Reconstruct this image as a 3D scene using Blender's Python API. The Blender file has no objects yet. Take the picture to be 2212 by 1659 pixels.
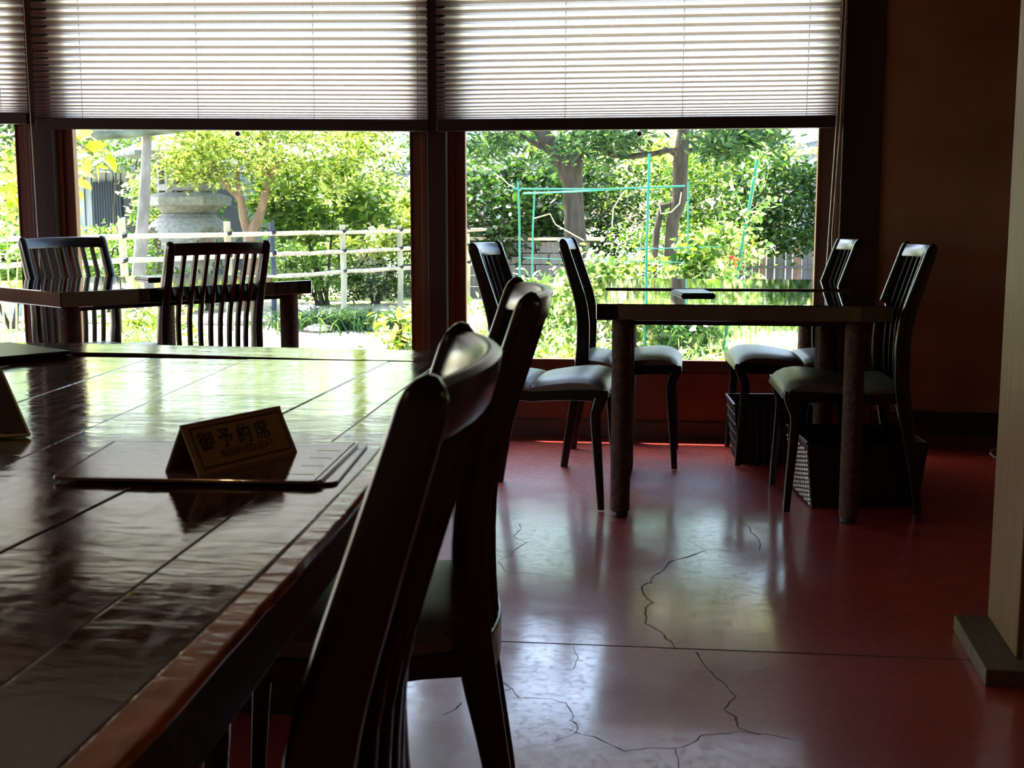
import bpy, math, random
import numpy as np
from mathutils import Vector, Matrix

S = bpy.context.scene
COL = S.collection
PI = math.pi

# ------------------------------------------------------------------ camera
W_, H_, F_ = 2212.0, 1659.0, 2700.0
CAM_H = 1.04
PITCH = math.atan(373 / 2700.0)
YAW = math.radians(6.4)
cam = bpy.data.objects.new('camera', bpy.data.cameras.new('camera'))
COL.objects.link(cam)
cam.location = (0, 0, CAM_H)
cam.rotation_euler = (PI / 2 - PITCH, 0, YAW)
cam.data.sensor_fit = 'HORIZONTAL'
cam.data.sensor_width = 36.0
cam.data.lens = 36.0 * F_ / W_
cam.data.clip_start = 0.02
cam.data.clip_end = 300
cam.data.dof.use_dof = True
cam.data.dof.focus_distance = 4.6
cam.data.dof.aperture_fstop = 16
S.camera = cam

# ------------------------------------------------------------------ world, sun, exposure
SUN_DIR = Vector((-0.50, 0.30, 0.80)).normalized()      # from the ground towards the sun
wd = bpy.data.worlds.new('sky'); S.world = wd; wd.use_nodes = True
nt = wd.node_tree
for n in list(nt.nodes): nt.nodes.remove(n)
_o = nt.nodes.new('ShaderNodeOutputWorld'); _b = nt.nodes.new('ShaderNodeBackground')
_s = nt.nodes.new('ShaderNodeTexSky')
_s.sky_type = 'NISHITA'; _s.sun_disc = False
_s.sun_elevation = math.asin(SUN_DIR.z); _s.sun_rotation = math.atan2(SUN_DIR.x, SUN_DIR.y)
_s.air_density = 1.0; _s.dust_density = 3.0; _s.ozone_density = 1.0
_b.inputs['Strength'].default_value = 0.52
nt.links.new(_s.outputs[0], _b.inputs[0]); nt.links.new(_b.outputs[0], _o.inputs[0])
sun = bpy.data.objects.new('sun', bpy.data.lights.new('sun', 'SUN')); COL.objects.link(sun)
sun.data.energy = 10.0; sun.data.angle = math.radians(0.6); sun.data.color = (1.0, 0.95, 0.86)
sun.rotation_euler = SUN_DIR.to_track_quat('Z', 'Y').to_euler()
S.view_settings.view_transform = 'Standard'
S.view_settings.look = 'None'
S.view_settings.gamma = 1.0
S.view_settings.use_curve_mapping = False
S.view_settings.exposure = 1.35
S.cycles.max_bounces = 9
S.cycles.diffuse_bounces = 4
S.cycles.glossy_bounces = 4
S.cycles.transmission_bounces = 5
S.cycles.transparent_max_bounces = 12
S.cycles.caustics_reflective = False
S.cycles.caustics_refractive = False
S.cycles.sample_clamp_indirect = 6.0

# a pixel of the 2212x1659 frame turned into a place in the room or garden
_fw = Vector((-math.sin(YAW) * math.cos(PITCH), math.cos(YAW) * math.cos(PITCH), -math.sin(PITCH)))
_rt = Vector((math.cos(YAW), math.sin(YAW), 0)); _up = _rt.cross(_fw)
_C = Vector((0, 0, CAM_H))
def _ray(px, py): return _fw * F_ + _rt * (px - W_ / 2) + _up * (H_ / 2 - py)
def atz(px, py, z=0.0):
    d = _ray(px, py); return _C + d * ((z - CAM_H) / d.z)
def aty(px, py, y):
    d = _ray(px, py); return _C + d * (y / d.y)

# ------------------------------------------------------------------ materials
M = {}
def mat(name, col=(.5, .5, .5), rough=.6, spec=.5, metal=0, coat=0, coat_rough=.05):
    m = bpy.data.materials.new(name); m.use_nodes = True
    b = m.node_tree.nodes['Principled BSDF']
    b.inputs['Base Color'].default_value = (*col, 1)
    b.inputs['Roughness'].default_value = rough
    b.inputs['Specular IOR Level'].default_value = spec
    b.inputs['Metallic'].default_value = metal
    b.inputs['Coat Weight'].default_value = coat
    b.inputs['Coat Roughness'].default_value = coat_rough
    M[name] = m
    return m, m.node_tree, b
def nd(nt, typ, **kw):
    n = nt.nodes.new(typ)
    for k, v in kw.items():
        if hasattr(n, k): setattr(n, k, v)
        else: n.inputs[k].default_value = v
    return n
def coords(nt, scale=(1, 1, 1), rot=(0, 0, 0), which='Object'):
    tc = nt.nodes.new('ShaderNodeTexCoord'); mp = nt.nodes.new('ShaderNodeMapping')
    mp.inputs['Scale'].default_value = scale; mp.inputs['Rotation'].default_value = rot
    nt.links.new(tc.outputs[which], mp.inputs[0]); return mp.outputs[0]
def noise(nt, vec, scale=5, detail=4, rough=.5, dist=0):
    n = nt.nodes.new('ShaderNodeTexNoise'); nt.links.new(vec, n.inputs['Vector'])
    n.inputs['Scale'].default_value = scale; n.inputs['Detail'].default_value = detail
    n.inputs['Roughness'].default_value = rough; n.inputs['Distortion'].default_value = dist
    return n.outputs['Fac']
def ramp(nt, fac, stops):
    r = nt.nodes.new('ShaderNodeValToRGB'); nt.links.new(fac, r.inputs[0])
    e = r.color_ramp.elements
    while len(e) < len(stops): e.new(.5)
    for i, (p, c) in enumerate(stops):
        e[i].position = p; e[i].color = (*c, 1) if len(c) == 3 else c
    return r.outputs[0]
def bump(nt, b, h, strength=.3, dist=.01, slot='Normal'):
    n = nt.nodes.new('ShaderNodeBump'); nt.links.new(h, n.inputs['Height'])
    n.inputs['Strength'].default_value = strength; n.inputs['Distance'].default_value = dist
    nt.links.new(n.outputs[0], b.inputs[slot]); return n
def g(v): return (v, v, v)
def noisy(name, c1, c2, scale, rough=.7, bscale=None, bstr=.2, bdist=.005, stretch=(1, 1, 1), rot=(0, 0, 0), spec=.5, coat=0, lo=.35, hi=.65, detail=5):
    m, nt, b = mat(name, c1, rough, spec, 0, coat)
    v = coords(nt, stretch, rot)
    nt.links.new(ramp(nt, noise(nt, v, scale, detail), [(lo, c1), (hi, c2)]), b.inputs['Base Color'])
    if bscale: bump(nt, b, noise(nt, v, bscale, 6), bstr, bdist)
    return m, nt, b

# chairs: almost black lacquered wood
noisy('chair_lacquer', (.005, .004, .004), (.009, .007, .006), 12, .22, 60, .05, .002, (1, 1, .2), spec=.55)
noisy('seat_vinyl', (.12, .13, .095), (.15, .16, .12), 30, .38, 130, .35, .0012, spec=.5)
noisy('dark_column', (.020, .015, .012), (.030, .021, .016), 8, .5, 40, .1, .003, (1, 1, .08))
noisy('frame_wood', (.075, .030, .016), (.12, .048, .022), 10, .62, 50, .1, .002, (1, 1, .06))
noisy('frame_edge', (.26, .13, .06), (.32, .16, .075), 10, .4, stretch=(1, 1, .06))
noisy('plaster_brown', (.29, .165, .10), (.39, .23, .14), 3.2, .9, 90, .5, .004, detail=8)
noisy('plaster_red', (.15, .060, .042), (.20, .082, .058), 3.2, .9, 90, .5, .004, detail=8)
noisy('plinth_stone', (.06, .045, .04), (.12, .095, .085), 140, .8, 160, .5, .003)
noisy('base_black', (.014, .011, .010), (.02, .016, .014), 20, .6)
noisy('base_strip', (.10, .055, .04), (.14, .08, .055), 20, .7)
noisy('ceiling_dark', (.13, .115, .10), (.17, .15, .13), 4, .8)
noisy('post_wood', (.12, .066, .018), (.21, .12, .034), 5, .5, 30, .15, .003, (14, 14, .8), lo=.3, hi=.7)
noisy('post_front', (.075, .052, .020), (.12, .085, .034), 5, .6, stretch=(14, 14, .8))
noisy('rope', (.045, .026, .014), (.10, .056, .030), 60, .9, 150, .6, .004)
mat('plastic_black', (.012, .012, .013), .35)
mat('mesh_pale', (.80, .80, .70), .6)
mat('cord_white', (.75, .74, .70), .5)
mat('cord_black', (.01, .01, .01), .5)
mat('rail_dark', (.022, .016, .013), .45)
mat('metal_dark', (.08, .05, .04), .3, metal=.8)
mat('paper_cream', (.30, .18, .085), .75)
mat('paper_edge', (.30, .10, .05), .7)
mat('ink', (.012, .010, .012), .6)
mat('pipe_grey', (.35, .36, .36), .5)
m, nt, b = mat('menu_board', (.16, .10, .085), .07); b.inputs['IOR'].default_value = 2.2
bump(nt, b, noise(nt, coords(nt, (1, 3, 1)), 18, 4), .1, .004)
mat('menu_side', (.012, .006, .005), .4)
mat('menu_black', (.012, .011, .011), .35)
mat('acrylic_edge', (.6, .62, .3), .15)
noisy('photo_card', (.05, .02, .008), (.012, .014, .006), 9, .2, lo=.45, hi=.55)

# big table: dark red-brown lacquered planks
m, nt, b = mat('table_planks', (.055, .022, .014), .10, coat=.0); b.inputs['IOR'].default_value = 2.4
v = coords(nt, (9, 1.1, 1))
nt.links.new(ramp(nt, noise(nt, v, 4, 8, .6, .6), [(.3, (.016, .008, .006)), (.5, (.050, .020, .013)), (.72, (.11, .045, .026))]), b.inputs['Base Color'])
v2 = coords(nt, (2.2, 5.5, 1))
a = noise(nt, v2, 8, 4, .52, .5); c = noise(nt, coords(nt, (1, 2.2, 1)), 4.0, 2, .4)
mx = nd(nt, 'ShaderNodeMath', operation='MULTIPLY_ADD'); nt.links.new(a, mx.inputs[0]); mx.inputs[1].default_value = .45; nt.links.new(c, mx.inputs[2])
bump(nt, b, mx.outputs[0], .13, .0085)
nt.links.new(ramp(nt, noise(nt, v, 7, 5), [(.35, g(.05)), (.7, g(.15))]), b.inputs['Roughness'])
m, nt, b = mat('table_edging', (.24, .072, .028), .14); b.inputs['IOR'].default_value = 1.7
nt.links.new(ramp(nt, noise(nt, coords(nt, (3, 1, 1)), 9, 6, .6, .8), [(.3, (.20, .045, .016)), (.55, (.48, .13, .04)), (.8, (.60, .22, .08))]), b.inputs['Base Color'])
bump(nt, b, noise(nt, coords(nt, (1.2, 2.6, 1)), 16, 4), .25, .005)
noisy('table_side', (.020, .010, .007), (.032, .016, .010), 9, .5, 30, .4, .004, (1, 1, 3))
m, nt, b = mat('table_black', (.006, .004, .004), .03, spec=.9, coat=1.0, coat_rough=.0)
b.inputs['Coat IOR'].default_value = 1.9
bump(nt, b, noise(nt, coords(nt, (.5, 2.6, 1)), 9, 2), .035, .004, 'Coat Normal')
bump(nt, b, noise(nt, coords(nt, (.5, 2.6, 1)), 9, 2), .035, .004)

# floor: polished red concrete
m, nt, b = mat('floor_red', (.30, .03, .02), .2, coat=.9, coat_rough=.11); b.inputs['Coat IOR'].default_value = 1.6
v = coords(nt)
base = ramp(nt, noise(nt, v, 1.6, 6, .6), [(.3, (.30, .024, .015)), (.6, (.40, .035, .021)), (.8, (.46, .05, .03))])
nt.links.new(base, b.inputs['Base Color'])
nt.links.new(ramp(nt, noise(nt, v, 3.0, 8, .7), [(.3, g(.36)), (.75, g(.50))]), b.inputs['Roughness'])
bump(nt, b, noise(nt, coords(nt, (1, 2, 1)), 26, 7, .65), .10, .003)
fine = noise(nt, coords(nt, (1, 2.5, 1)), 42, 6, .7)
bump(nt, b, fine, .035, .003, 'Coat Normal')
nt.links.new(ramp(nt, noise(nt, v, 4.5, 9, .75), [(.35, g(.07)), (.7, g(.20))]), b.inputs['Coat Roughness'])
nt.links.new(ramp(nt, noise(nt, v, 38, 8, .75), [(.36, g(.35)), (.52, g(1.0))]), b.inputs['Coat Weight'])
b.inputs['IOR'].default_value = 1.85
mat('crack_dark', (.012, .006, .005), .8)

# window glass: a thin pane that lets the daylight through and mirrors a little
m = bpy.data.materials.new('window_glass'); m.use_nodes = True; nt = m.node_tree; M['window_glass'] = m
for n in list(nt.nodes): nt.nodes.remove(n)
o = nt.nodes.new('ShaderNodeOutputMaterial'); t = nt.nodes.new('ShaderNodeBsdfTransparent'); gl = nt.nodes.new('ShaderNodeBsdfGlossy')
gl.inputs['Roughness'].default_value = 0.0
t.inputs['Color'].default_value = (.97, .99, .98, 1)
mx = nt.nodes.new('ShaderNodeMixShader'); mx.inputs[0].default_value = .05
nt.links.new(t.outputs[0], mx.inputs[1]); nt.links.new(gl.outputs[0], mx.inputs[2]); nt.links.new(mx.outputs[0], o.inputs[0])

# pleated blind cloth: daylight glows through it
def cloth(name, dcol, tcol, k):
    m = bpy.data.materials.new(name); m.use_nodes = True; nt = m.node_tree; M[name] = m
    for n in list(nt.nodes): nt.nodes.remove(n)
    o = nt.nodes.new('ShaderNodeOutputMaterial'); d = nt.nodes.new('ShaderNodeBsdfDiffuse'); t = nt.nodes.new('ShaderNodeBsdfTranslucent')
    d.inputs[0].default_value = (*dcol, 1)
    f = noise(nt, coords(nt, (3, 1, 1)), 40, 6, .7)
    nt.links.new(ramp(nt, f, [(.3, tuple(x * .82 for x in tcol)), (.7, tcol)]), t.inputs[0])
    mx = nt.nodes.new('ShaderNodeMixShader'); mx.inputs[0].default_value = k
    nt.links.new(d.outputs[0], mx.inputs[1]); nt.links.new(t.outputs[0], mx.inputs[2]); nt.links.new(mx.outputs[0], o.inputs[0])
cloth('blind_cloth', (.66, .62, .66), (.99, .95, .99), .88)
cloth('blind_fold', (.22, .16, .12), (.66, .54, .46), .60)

# leaves: reflect and let light through; every leaf has its own tone
def leaf(name, dark, mid, light, trans=1.0, gloss=.35):
    m = bpy.data.materials.new(name); m.use_nodes = True; nt = m.node_tree; M[name] = m
    b = nt.nodes['Principled BSDF']; b.inputs['Roughness'].default_value = gloss
    at = nt.nodes.new('ShaderNodeAttribute'); at.attribute_name = 'tone'
    c = ramp(nt, at.outputs['Fac'], [(0, dark), (.5, mid), (1, light)])
    nt.links.new(c, b.inputs['Base Color'])
    t = nt.nodes.new('ShaderNodeBsdfTranslucent')
    h = nt.nodes.new('ShaderNodeMix'); h.data_type = 'RGBA'; h.blend_type = 'MULTIPLY'; h.inputs[0].default_value = 1
    nt.links.new(c, h.inputs[6]); h.inputs[7].default_value = (1.5 * trans, 1.45 * trans, .5 * trans, 1)
    nt.links.new(h.outputs[2], t.inputs[0])
    a = nt.nodes.new('ShaderNodeMixShader'); a.inputs[0].default_value = .42
    nt.links.new(b.outputs[0], a.inputs[1]); nt.links.new(t.outputs[0], a.inputs[2])
    nt.links.new(a.outputs[0], nt.nodes['Material Output'].inputs[0])
leaf('leaf_yellow', (.06, .12, .02), (.24, .34, .06), (.76, .80, .38))  # light end of the tones puts direct sun into the leaf colour
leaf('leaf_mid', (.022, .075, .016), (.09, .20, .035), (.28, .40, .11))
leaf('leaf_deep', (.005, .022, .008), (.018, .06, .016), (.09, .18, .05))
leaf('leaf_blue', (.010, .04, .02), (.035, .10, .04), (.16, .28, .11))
leaf('leaf_pale', (.06, .15, .045), (.24, .40, .14), (.90, .92, .80), gloss=.3)  # near-white end paints sun highlights on the vine leaves
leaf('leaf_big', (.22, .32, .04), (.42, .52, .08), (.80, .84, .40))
leaf('grass', (.10, .20, .06), (.22, .36, .12), (.5, .6, .3))
noisy('bark_grey', (.032, .026, .021), (.085, .068, .055), 14, .9, 30, .7, .02, (1, 1, .3))
noisy('bark_pale', (.17, .16, .15), (.30, .28, .27), 12, .9, 25, .5, .01, (1, 1, .5))
noisy('bark_tan', (.19, .12, .08), (.32, .21, .14), 14, .9, 30, .6, .01, (1, 1, .3))
noisy('lichen_bark', (.05, .065, .055), (.17, .21, .17), 10, .9, 25, .6, .01, (.4, 1, 1))
noisy('bamboo', (.52, .40, .30), (.74, .64, .52), 8, .5, stretch=(.5, 3, 3))
noisy('fence_post_wood', (.36, .32, .22), (.58, .55, .40), 10, .8, 40, .4, .005, (1, 1, .3))
mat('twine', (.015, .015, .018), .9)
noisy('stone_grey', (.22, .215, .21), (.34, .33, .32), 18, .95, 60, .6, .01, detail=8)
noisy('stone_roof', (.13, .14, .16), (.21, .22, .24), 14, .9, 60, .5, .01)
noisy('rock_pink', (.42, .34, .31), (.68, .60, .56), 6, .9, 20, .6, .02)
mat('stake_green', (.03, .32, .26), .4)
mat('stem_pale', (.55, .58, .36), .6)
mat('tomato_red', (.62, .06, .02), .3)
mat('tomato_orange', (.75, .28, .04), .3)
mat('bin_blue', (.42, .50, .58), .5)
noisy('board_grey', (.26, .29, .34), (.36, .39, .44), 4, .8, stretch=(8, 1, .5))
mat('shutter_navy', (.02, .035, .07), .5)
mat('timber_navy', (.035, .045, .065), .7)
noisy('tile_roof', (.17, .19, .23), (.26, .28, .33), 10, .5)
mat('wall_pale', (.36, .40, .46), .8)
noisy('fence_board', (.13, .12, .13), (.24, .22, .22), 3, .9, stretch=(14, 1, .5))
noisy('fence_board_red', (.30, .17, .13), (.42, .26, .20), 3, .9, stretch=(14, 1, .5))
# garden soil and gravel, sunlit grass in patches
m, nt, b = mat('garden_ground', (.5, .45, .38), .95)
v = coords(nt)
c1 = ramp(nt, noise(nt, v, 9, 8, .7), [(.3, (.42, .37, .31)), (.7, (.62, .58, .50))])
c2 = ramp(nt, noise(nt, v, 25, 6, .7), [(.3, (.20, .30, .08)), (.7, (.50, .54, .26))])
f = ramp(nt, noise(nt, v, .7, 5, .6), [(.47, g(0)), (.56, g(1))])
mm = nt.nodes.new('ShaderNodeMix'); mm.data_type = 'RGBA'
nt.links.new(f, mm.inputs[0]); nt.links.new(c1, mm.inputs[6]); nt.links.new(c2, mm.inputs[7]); nt.links.new(mm.outputs[2], b.inputs['Base Color'])
bump(nt, b, noise(nt, v, 30, 6), .6, .03)

# ------------------------------------------------------------------ mesh helpers
class MB:
    def __init__(s): s.v = []; s.f = []
    def add(s, vs, fs):
        k = len(s.v); s.v += [tuple(p) for p in vs]; s.f += [tuple(i + k for i in f) for f in fs]; return s
    def box(s, x0, x1, y0, y1, z0, z1):
        return s.add([(x0, y0, z0), (x1, y0, z0), (x1, y1, z0), (x0, y1, z0), (x0, y0, z1), (x1, y0, z1), (x1, y1, z1), (x0, y1, z1)],
                     [(0, 3, 2, 1), (4, 5, 6, 7), (0, 1, 5, 4), (1, 2, 6, 5), (2, 3, 7, 6), (3, 0, 4, 7)])
    def hexa(s, p8):
        return s.add(p8, [(0, 3, 2, 1), (4, 5, 6, 7), (0, 1, 5, 4), (1, 2, 6, 5), (2, 3, 7, 6), (3, 0, 4, 7)])
    def prism(s, poly, z0, z1):
        n = len(poly)
        return s.add([(x, y, z0) for x, y in poly] + [(x, y, z1) for x, y in poly],
                     [tuple(reversed(range(n))), tuple(range(n, 2 * n))] + [(i, (i + 1) % n, (i + 1) % n + n, i + n) for i in range(n)])
    def tube(s, pts, rad, n=8, closed_ends=True):
        pts = [Vector(p) for p in pts]
        if not hasattr(rad, '__len__'): rad = [rad] * len(pts)
        k = len(s.v); ref = None
        for i, p in enumerate(pts):
            d = (pts[min(i + 1, len(pts) - 1)] - pts[max(i - 1, 0)]).normalized()
            if ref is None:
                ref = d.orthogonal().normalized()
            else:
                ref = (ref - d * ref.dot(d))
                ref = ref.normalized() if ref.length > 1e-6 else d.orthogonal().normalized()
            w = d.cross(ref)
            for j in range(n):
                a = 2 * PI * j / n
                s.v.append(tuple(p + (ref * math.cos(a) + w * math.sin(a)) * rad[i]))
        for i in range(len(pts) - 1):
            for j in range(n):
                a = k + i * n + j; b_ = k + i * n + (j + 1) % n
                s.f.append((a, b_, b_ + n, a + n))
        if closed_ends:
            s.f.append(tuple(k + j for j in reversed(range(n)))); s.f.append(tuple(k + (len(pts) - 1) * n + j for j in range(n)))
        return s
    def lathe(s, prof, n=24, c=(0, 0, 0), rot=0):
        k = len(s.v)
        for r, z in prof:
            for j in range(n):
                a = 2 * PI * j / n + rot
                s.v.append((c[0] + r * math.cos(a), c[1] + r * math.sin(a), c[2] + z))
        for i in range(len(prof) - 1):
            for j in range(n):
                a = k + i * n + j; b_ = k + i * n + (j + 1) % n
                s.f.append((a, b_, b_ + n, a + n))
        s.f.append(tuple(k + j for j in reversed(range(n)))); s.f.append(tuple(k + (len(prof) - 1) * n + j for j in range(n)))
        return s
    def sweep(s, rows):
        """rows: lists of section points, same length; skinned with end caps"""
        k = len(s.v); n = len(rows[0])
        for r in rows: s.v += [tuple(p) for p in r]
        for i in range(len(rows) - 1):
            for j in range(n):
                a = k + i * n + j; b_ = k + i * n + (j + 1) % n
                s.f.append((a, b_, b_ + n, a + n))
        s.f.append(tuple(k + j for j in reversed(range(n)))); s.f.append(tuple(k + (len(rows) - 1) * n + j for j in range(n)))
        return s
    def build(s, name, m, parent=None, smooth=False, bevel=0, seg=2, fix=True):
        me = bpy.data.meshes.new(name); me.from_pydata(s.v, [], s.f); me.update()
        if fix:
            import bmesh
            bm = bmesh.new(); bm.from_mesh(me); bmesh.ops.recalc_face_normals(bm, faces=bm.faces); bm.to_mesh(me); bm.free()
        if m: me.materials.append(M[m] if isinstance(m, str) else m)
        o = bpy.data.objects.new(name, me); COL.objects.link(o)
        if parent: o.parent = parent
        if smooth:
            for p in me.polygons: p.use_smooth = True
            try: me.set_sharp_from_angle(angle=math.radians(40 if smooth is True else smooth))
            except Exception: pass
        if bevel:
            md = o.modifiers.new('bevel', 'BEVEL'); md.width = bevel; md.segments = seg; md.limit_method = 'ANGLE'; md.angle_limit = math.radians(35)
        return o
def tag(o, label, cat, group=None, kind=None):
    o['label'] = label; o['category'] = cat
    if group: o['group'] = group
    if kind: o['kind'] = kind
    return o
def struct(o): o['kind'] = 'structure'; return o
def empty(name, loc=(0, 0, 0), rz=0):
    o = bpy.data.objects.new(name, None); COL.objects.link(o); o.location = loc; o.rotation_euler = (0, 0, rz); o.empty_display_size = .1; return o
def copy_tree(o, parent=None):
    c = o.copy(); COL.objects.link(c); c.parent = parent
    for ch in list(o.children): copy_tree(ch, c)
    return c
def interp(tab, v):
    """tab rows sorted by v descending or ascending: (v, a, b...)"""
    tab = sorted(tab)
    if v <= tab[0][0]: return tab[0][1:]
    for a, b_ in zip(tab, tab[1:]):
        if v <= b_[0]:
            t = (v - a[0]) / (b_[0] - a[0]); return tuple(x + (y - x) * t for x, y in zip(a[1:], b_[1:]))
    return tab[-1][1:]

# ------------------------------------------------------------------ room shell
YF = 5.74                      # inner face of the window wall
GY = 5.776                      # glass plane
X0, X1, YB, ZC = -7.0, 2.7, -2.6, 2.55
struct(MB().box(X0 - .2, X1 + .2, YB - .2, YF + .14, -.25, 0).build('floor', 'floor_red'))
struct(MB().box(X0 - .2, X1 + .2, YB - .2, YF + .14, ZC, ZC + .15).build('ceiling', 'ceiling_dark'))
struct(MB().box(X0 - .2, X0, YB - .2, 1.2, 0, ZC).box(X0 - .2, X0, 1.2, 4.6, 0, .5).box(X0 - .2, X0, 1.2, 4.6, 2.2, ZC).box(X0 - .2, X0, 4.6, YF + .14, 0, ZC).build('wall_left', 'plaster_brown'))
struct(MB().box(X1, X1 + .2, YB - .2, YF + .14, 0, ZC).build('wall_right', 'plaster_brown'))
struct(MB().box(X0, X1, YB - .2, YB, 0, ZC).build('wall_front', 'plaster_brown'))
# added pendants for warm dim fill light, unseen above and behind the viewpoint
for px_, py_, lab in ((1.3, .2, 'added fill pendant over the open red floor right of the viewpoint'), (-1.1, -.6, 'added fill pendant behind the near end of the big table'), (-2.6, 2.0, 'added fill pendant left of the big table')):
    pd = empty('fill_pendant', (px_, py_, 1.95)); tag(pd, lab, 'lamp', 'added fill pendants')
    MB().tube([(0, 0, .16), (0, 0, .6)], .004, 6).build('fill_cord', 'cord_black', pd)
    MB().lathe([(.03, .16), (.10, .10), (.17, 0), (.165, 0), (.095, .095), (.03, .15)], 24).build('fill_shade', 'paper_cream', pd, smooth=True)
    ld = bpy.data.lights.new('fill_light', 'POINT'); ld.energy = 1.4; ld.color = (1, .62, .32); ld.shadow_soft_size = .04
    lo = bpy.data.objects.new('fill_light', ld); COL.objects.link(lo); lo.parent = pd; lo.location = (0, 0, .03)
ZS, ZT = .305, 2.2             # wall top under the windows, window head
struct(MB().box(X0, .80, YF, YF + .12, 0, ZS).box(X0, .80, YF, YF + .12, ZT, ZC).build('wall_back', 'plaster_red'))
struct(MB().box(.985, X1, YF - .05, YF + .12, 0, ZC).build('wall_alcove', 'plaster_brown'))
struct(MB().box(X0, .80, YF - .018, YF, 0, .078).build('baseboard_back', 'plinth_stone', bevel=.003))
struct(MB().box(.985, X1, YF - .072, YF - .05, .052, .15).build('baseboard_right', 'base_black', bevel=.003))
struct(MB().box(.985, X1, YF - .066, YF - .05, 0, .052).build('trim_1', 'base_strip', bevel=.002))

# three windows: frame, glass, sill
BAYS = [(-4.63, -3.015), (-2.735, -1.112), (-.862, .725)]
BAYS_ALL = [(-6.6, -4.93)] + BAYS
for i, (a, b_) in enumerate(BAYS_ALL):
    f = MB()
    f.box(a - .075, a, YF + .002, GY + .008, ZS, ZT).box(b_, b_ + .075, YF + .002, GY + .008, ZS, ZT)
    f.box(a, b_, YF + .002, GY + .008, ZS, .362).box(a, b_, YF + .002, GY + .008, ZT - .06, ZT)
    w = struct(f.build('window_%d' % (i + 1), 'frame_wood', bevel=.003))
    MB().box(a, b_, GY, GY + .004, .362, ZT - .06).build('pane', 'window_glass', w)
    e = MB().box(b_ - .004, b_ + .001, YF - .003, GY - .0005, .362, ZT - .06).box(a - .001, a + .004, YF - .003, GY - .0005, .362, ZT - .06)
    e.build('window_bead', 'frame_edge', w)
    MB().box(a, b_, GY + .009, GY + .09, .30, .350).build('sill', 'stem_pale', w)
# columns between the windows, each a dark post between two boards
for i, (a, b_) in enumerate([(-4.93, -4.63), (-3.015, -2.735), (-1.112, -.862)]):
    a += .07; b_ -= .07
    o = MB().box(a + .012, b_ - .012, YF - .035, YF + .12, 0, ZC).build('trim_%d' % (i + 2), 'dark_column', bevel=.004)
    struct(o)
    q = MB().box(a - .02, a + .008, YF - .012, YF + .02, ZS, ZC).box(b_ - .008, b_ + .02, YF - .012, YF + .02, ZS, ZC)
    q.build('cover_strip', 'frame_wood', o, bevel=.003)
struct(MB().box(.815, .985, YF - .06, YF + .12, 0, ZC).build('trim_5', 'dark_column', bevel=.005))
struct(MB().box(.800, .815, YF - .02, YF + .05, ZS, ZC).build('trim_6', 'frame_edge'))
# unseen roof eave outside, added to keep the sun out of the room
struct(MB().hexa([(X0 - .5, YF + .12, 2.50), (X1 + .5, YF + .12, 2.50), (X1 + .5, YF + .70, 2.30), (X0 - .5, YF + .70, 2.30),
                  (X0 - .5, YF + .12, 2.60), (X1 + .5, YF + .12, 2.60), (X1 + .5, YF + .70, 2.38), (X0 - .5, YF + .70, 2.38)]).build('trim_7', 'dark_column'))
# round screw knobs at the top of the two big panes
for px, lab in ((514, 'small round screw knob at top of the middle window'), (1381, 'small round screw knob at top of the right window')):
    p = aty(px, 289, GY - .012)
    o = MB().lathe([(.0, -.008), (.011, -.008), (.013, 0), (.011, .008), (.0, .008)], 16)
    k = empty('screw_knob', p); tag(k, lab, 'knob')
    o = o.build('knob_body', 'metal_dark', k, smooth=True); o.rotation_euler = (PI / 2, 0, 0)
    MB().box(-.006, .006, -.0105, -.0085, -.0012, .0012).box(-.0012, .0012, -.0105, -.0085, -.006, .006).build('cross_slot', 'ink', k)

# ------------------------------------------------------------------ floor joint and cracks
random.seed(5)
fl = bpy.data.objects['floor']
def ribbon(mb, pts, w, jag=0.0, z=.0006, sub=1):
    P = []
    for a, b_ in zip(pts, pts[1:]):
        for k in range(sub): P.append(a.lerp(b_, k / sub))
    P.append(pts[-1])
    if jag: P = [P[0]] + [p + Vector((random.uniform(-jag, jag), random.uniform(-jag, jag), 0)) for p in P[1:-1]] + [P[-1]]
    k = len(mb.v)
    for i, p in enumerate(P):
        d = (P[min(i + 1, len(P) - 1)] - P[max(i - 1, 0)]); d.z = 0; d.normalize()
        n_ = Vector((-d.y, d.x, 0)); ww = w * (random.uniform(.5, 1.4) if jag else 1)
        mb.v.append((p.x + n_.x * ww / 2, p.y + n_.y * ww / 2, z)); mb.v.append((p.x - n_.x * ww / 2, p.y - n_.y * ww / 2, z))
    for i in range(len(P) - 1): mb.f.append((k + 2 * i, k + 2 * i + 2, k + 2 * i + 3, k + 2 * i + 1))
jm = MB(); ribbon(jm, [Vector((-3.2, 2.925, 0)), Vector((2.6, 2.905, 0))], .0042)
ribbon(jm, [Vector((1.06, 3.9, 0)), Vector((1.02, 3.15, 0))], .003)
jm.build('floor_joint', 'crack_dark', fl, fix=False)
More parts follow.
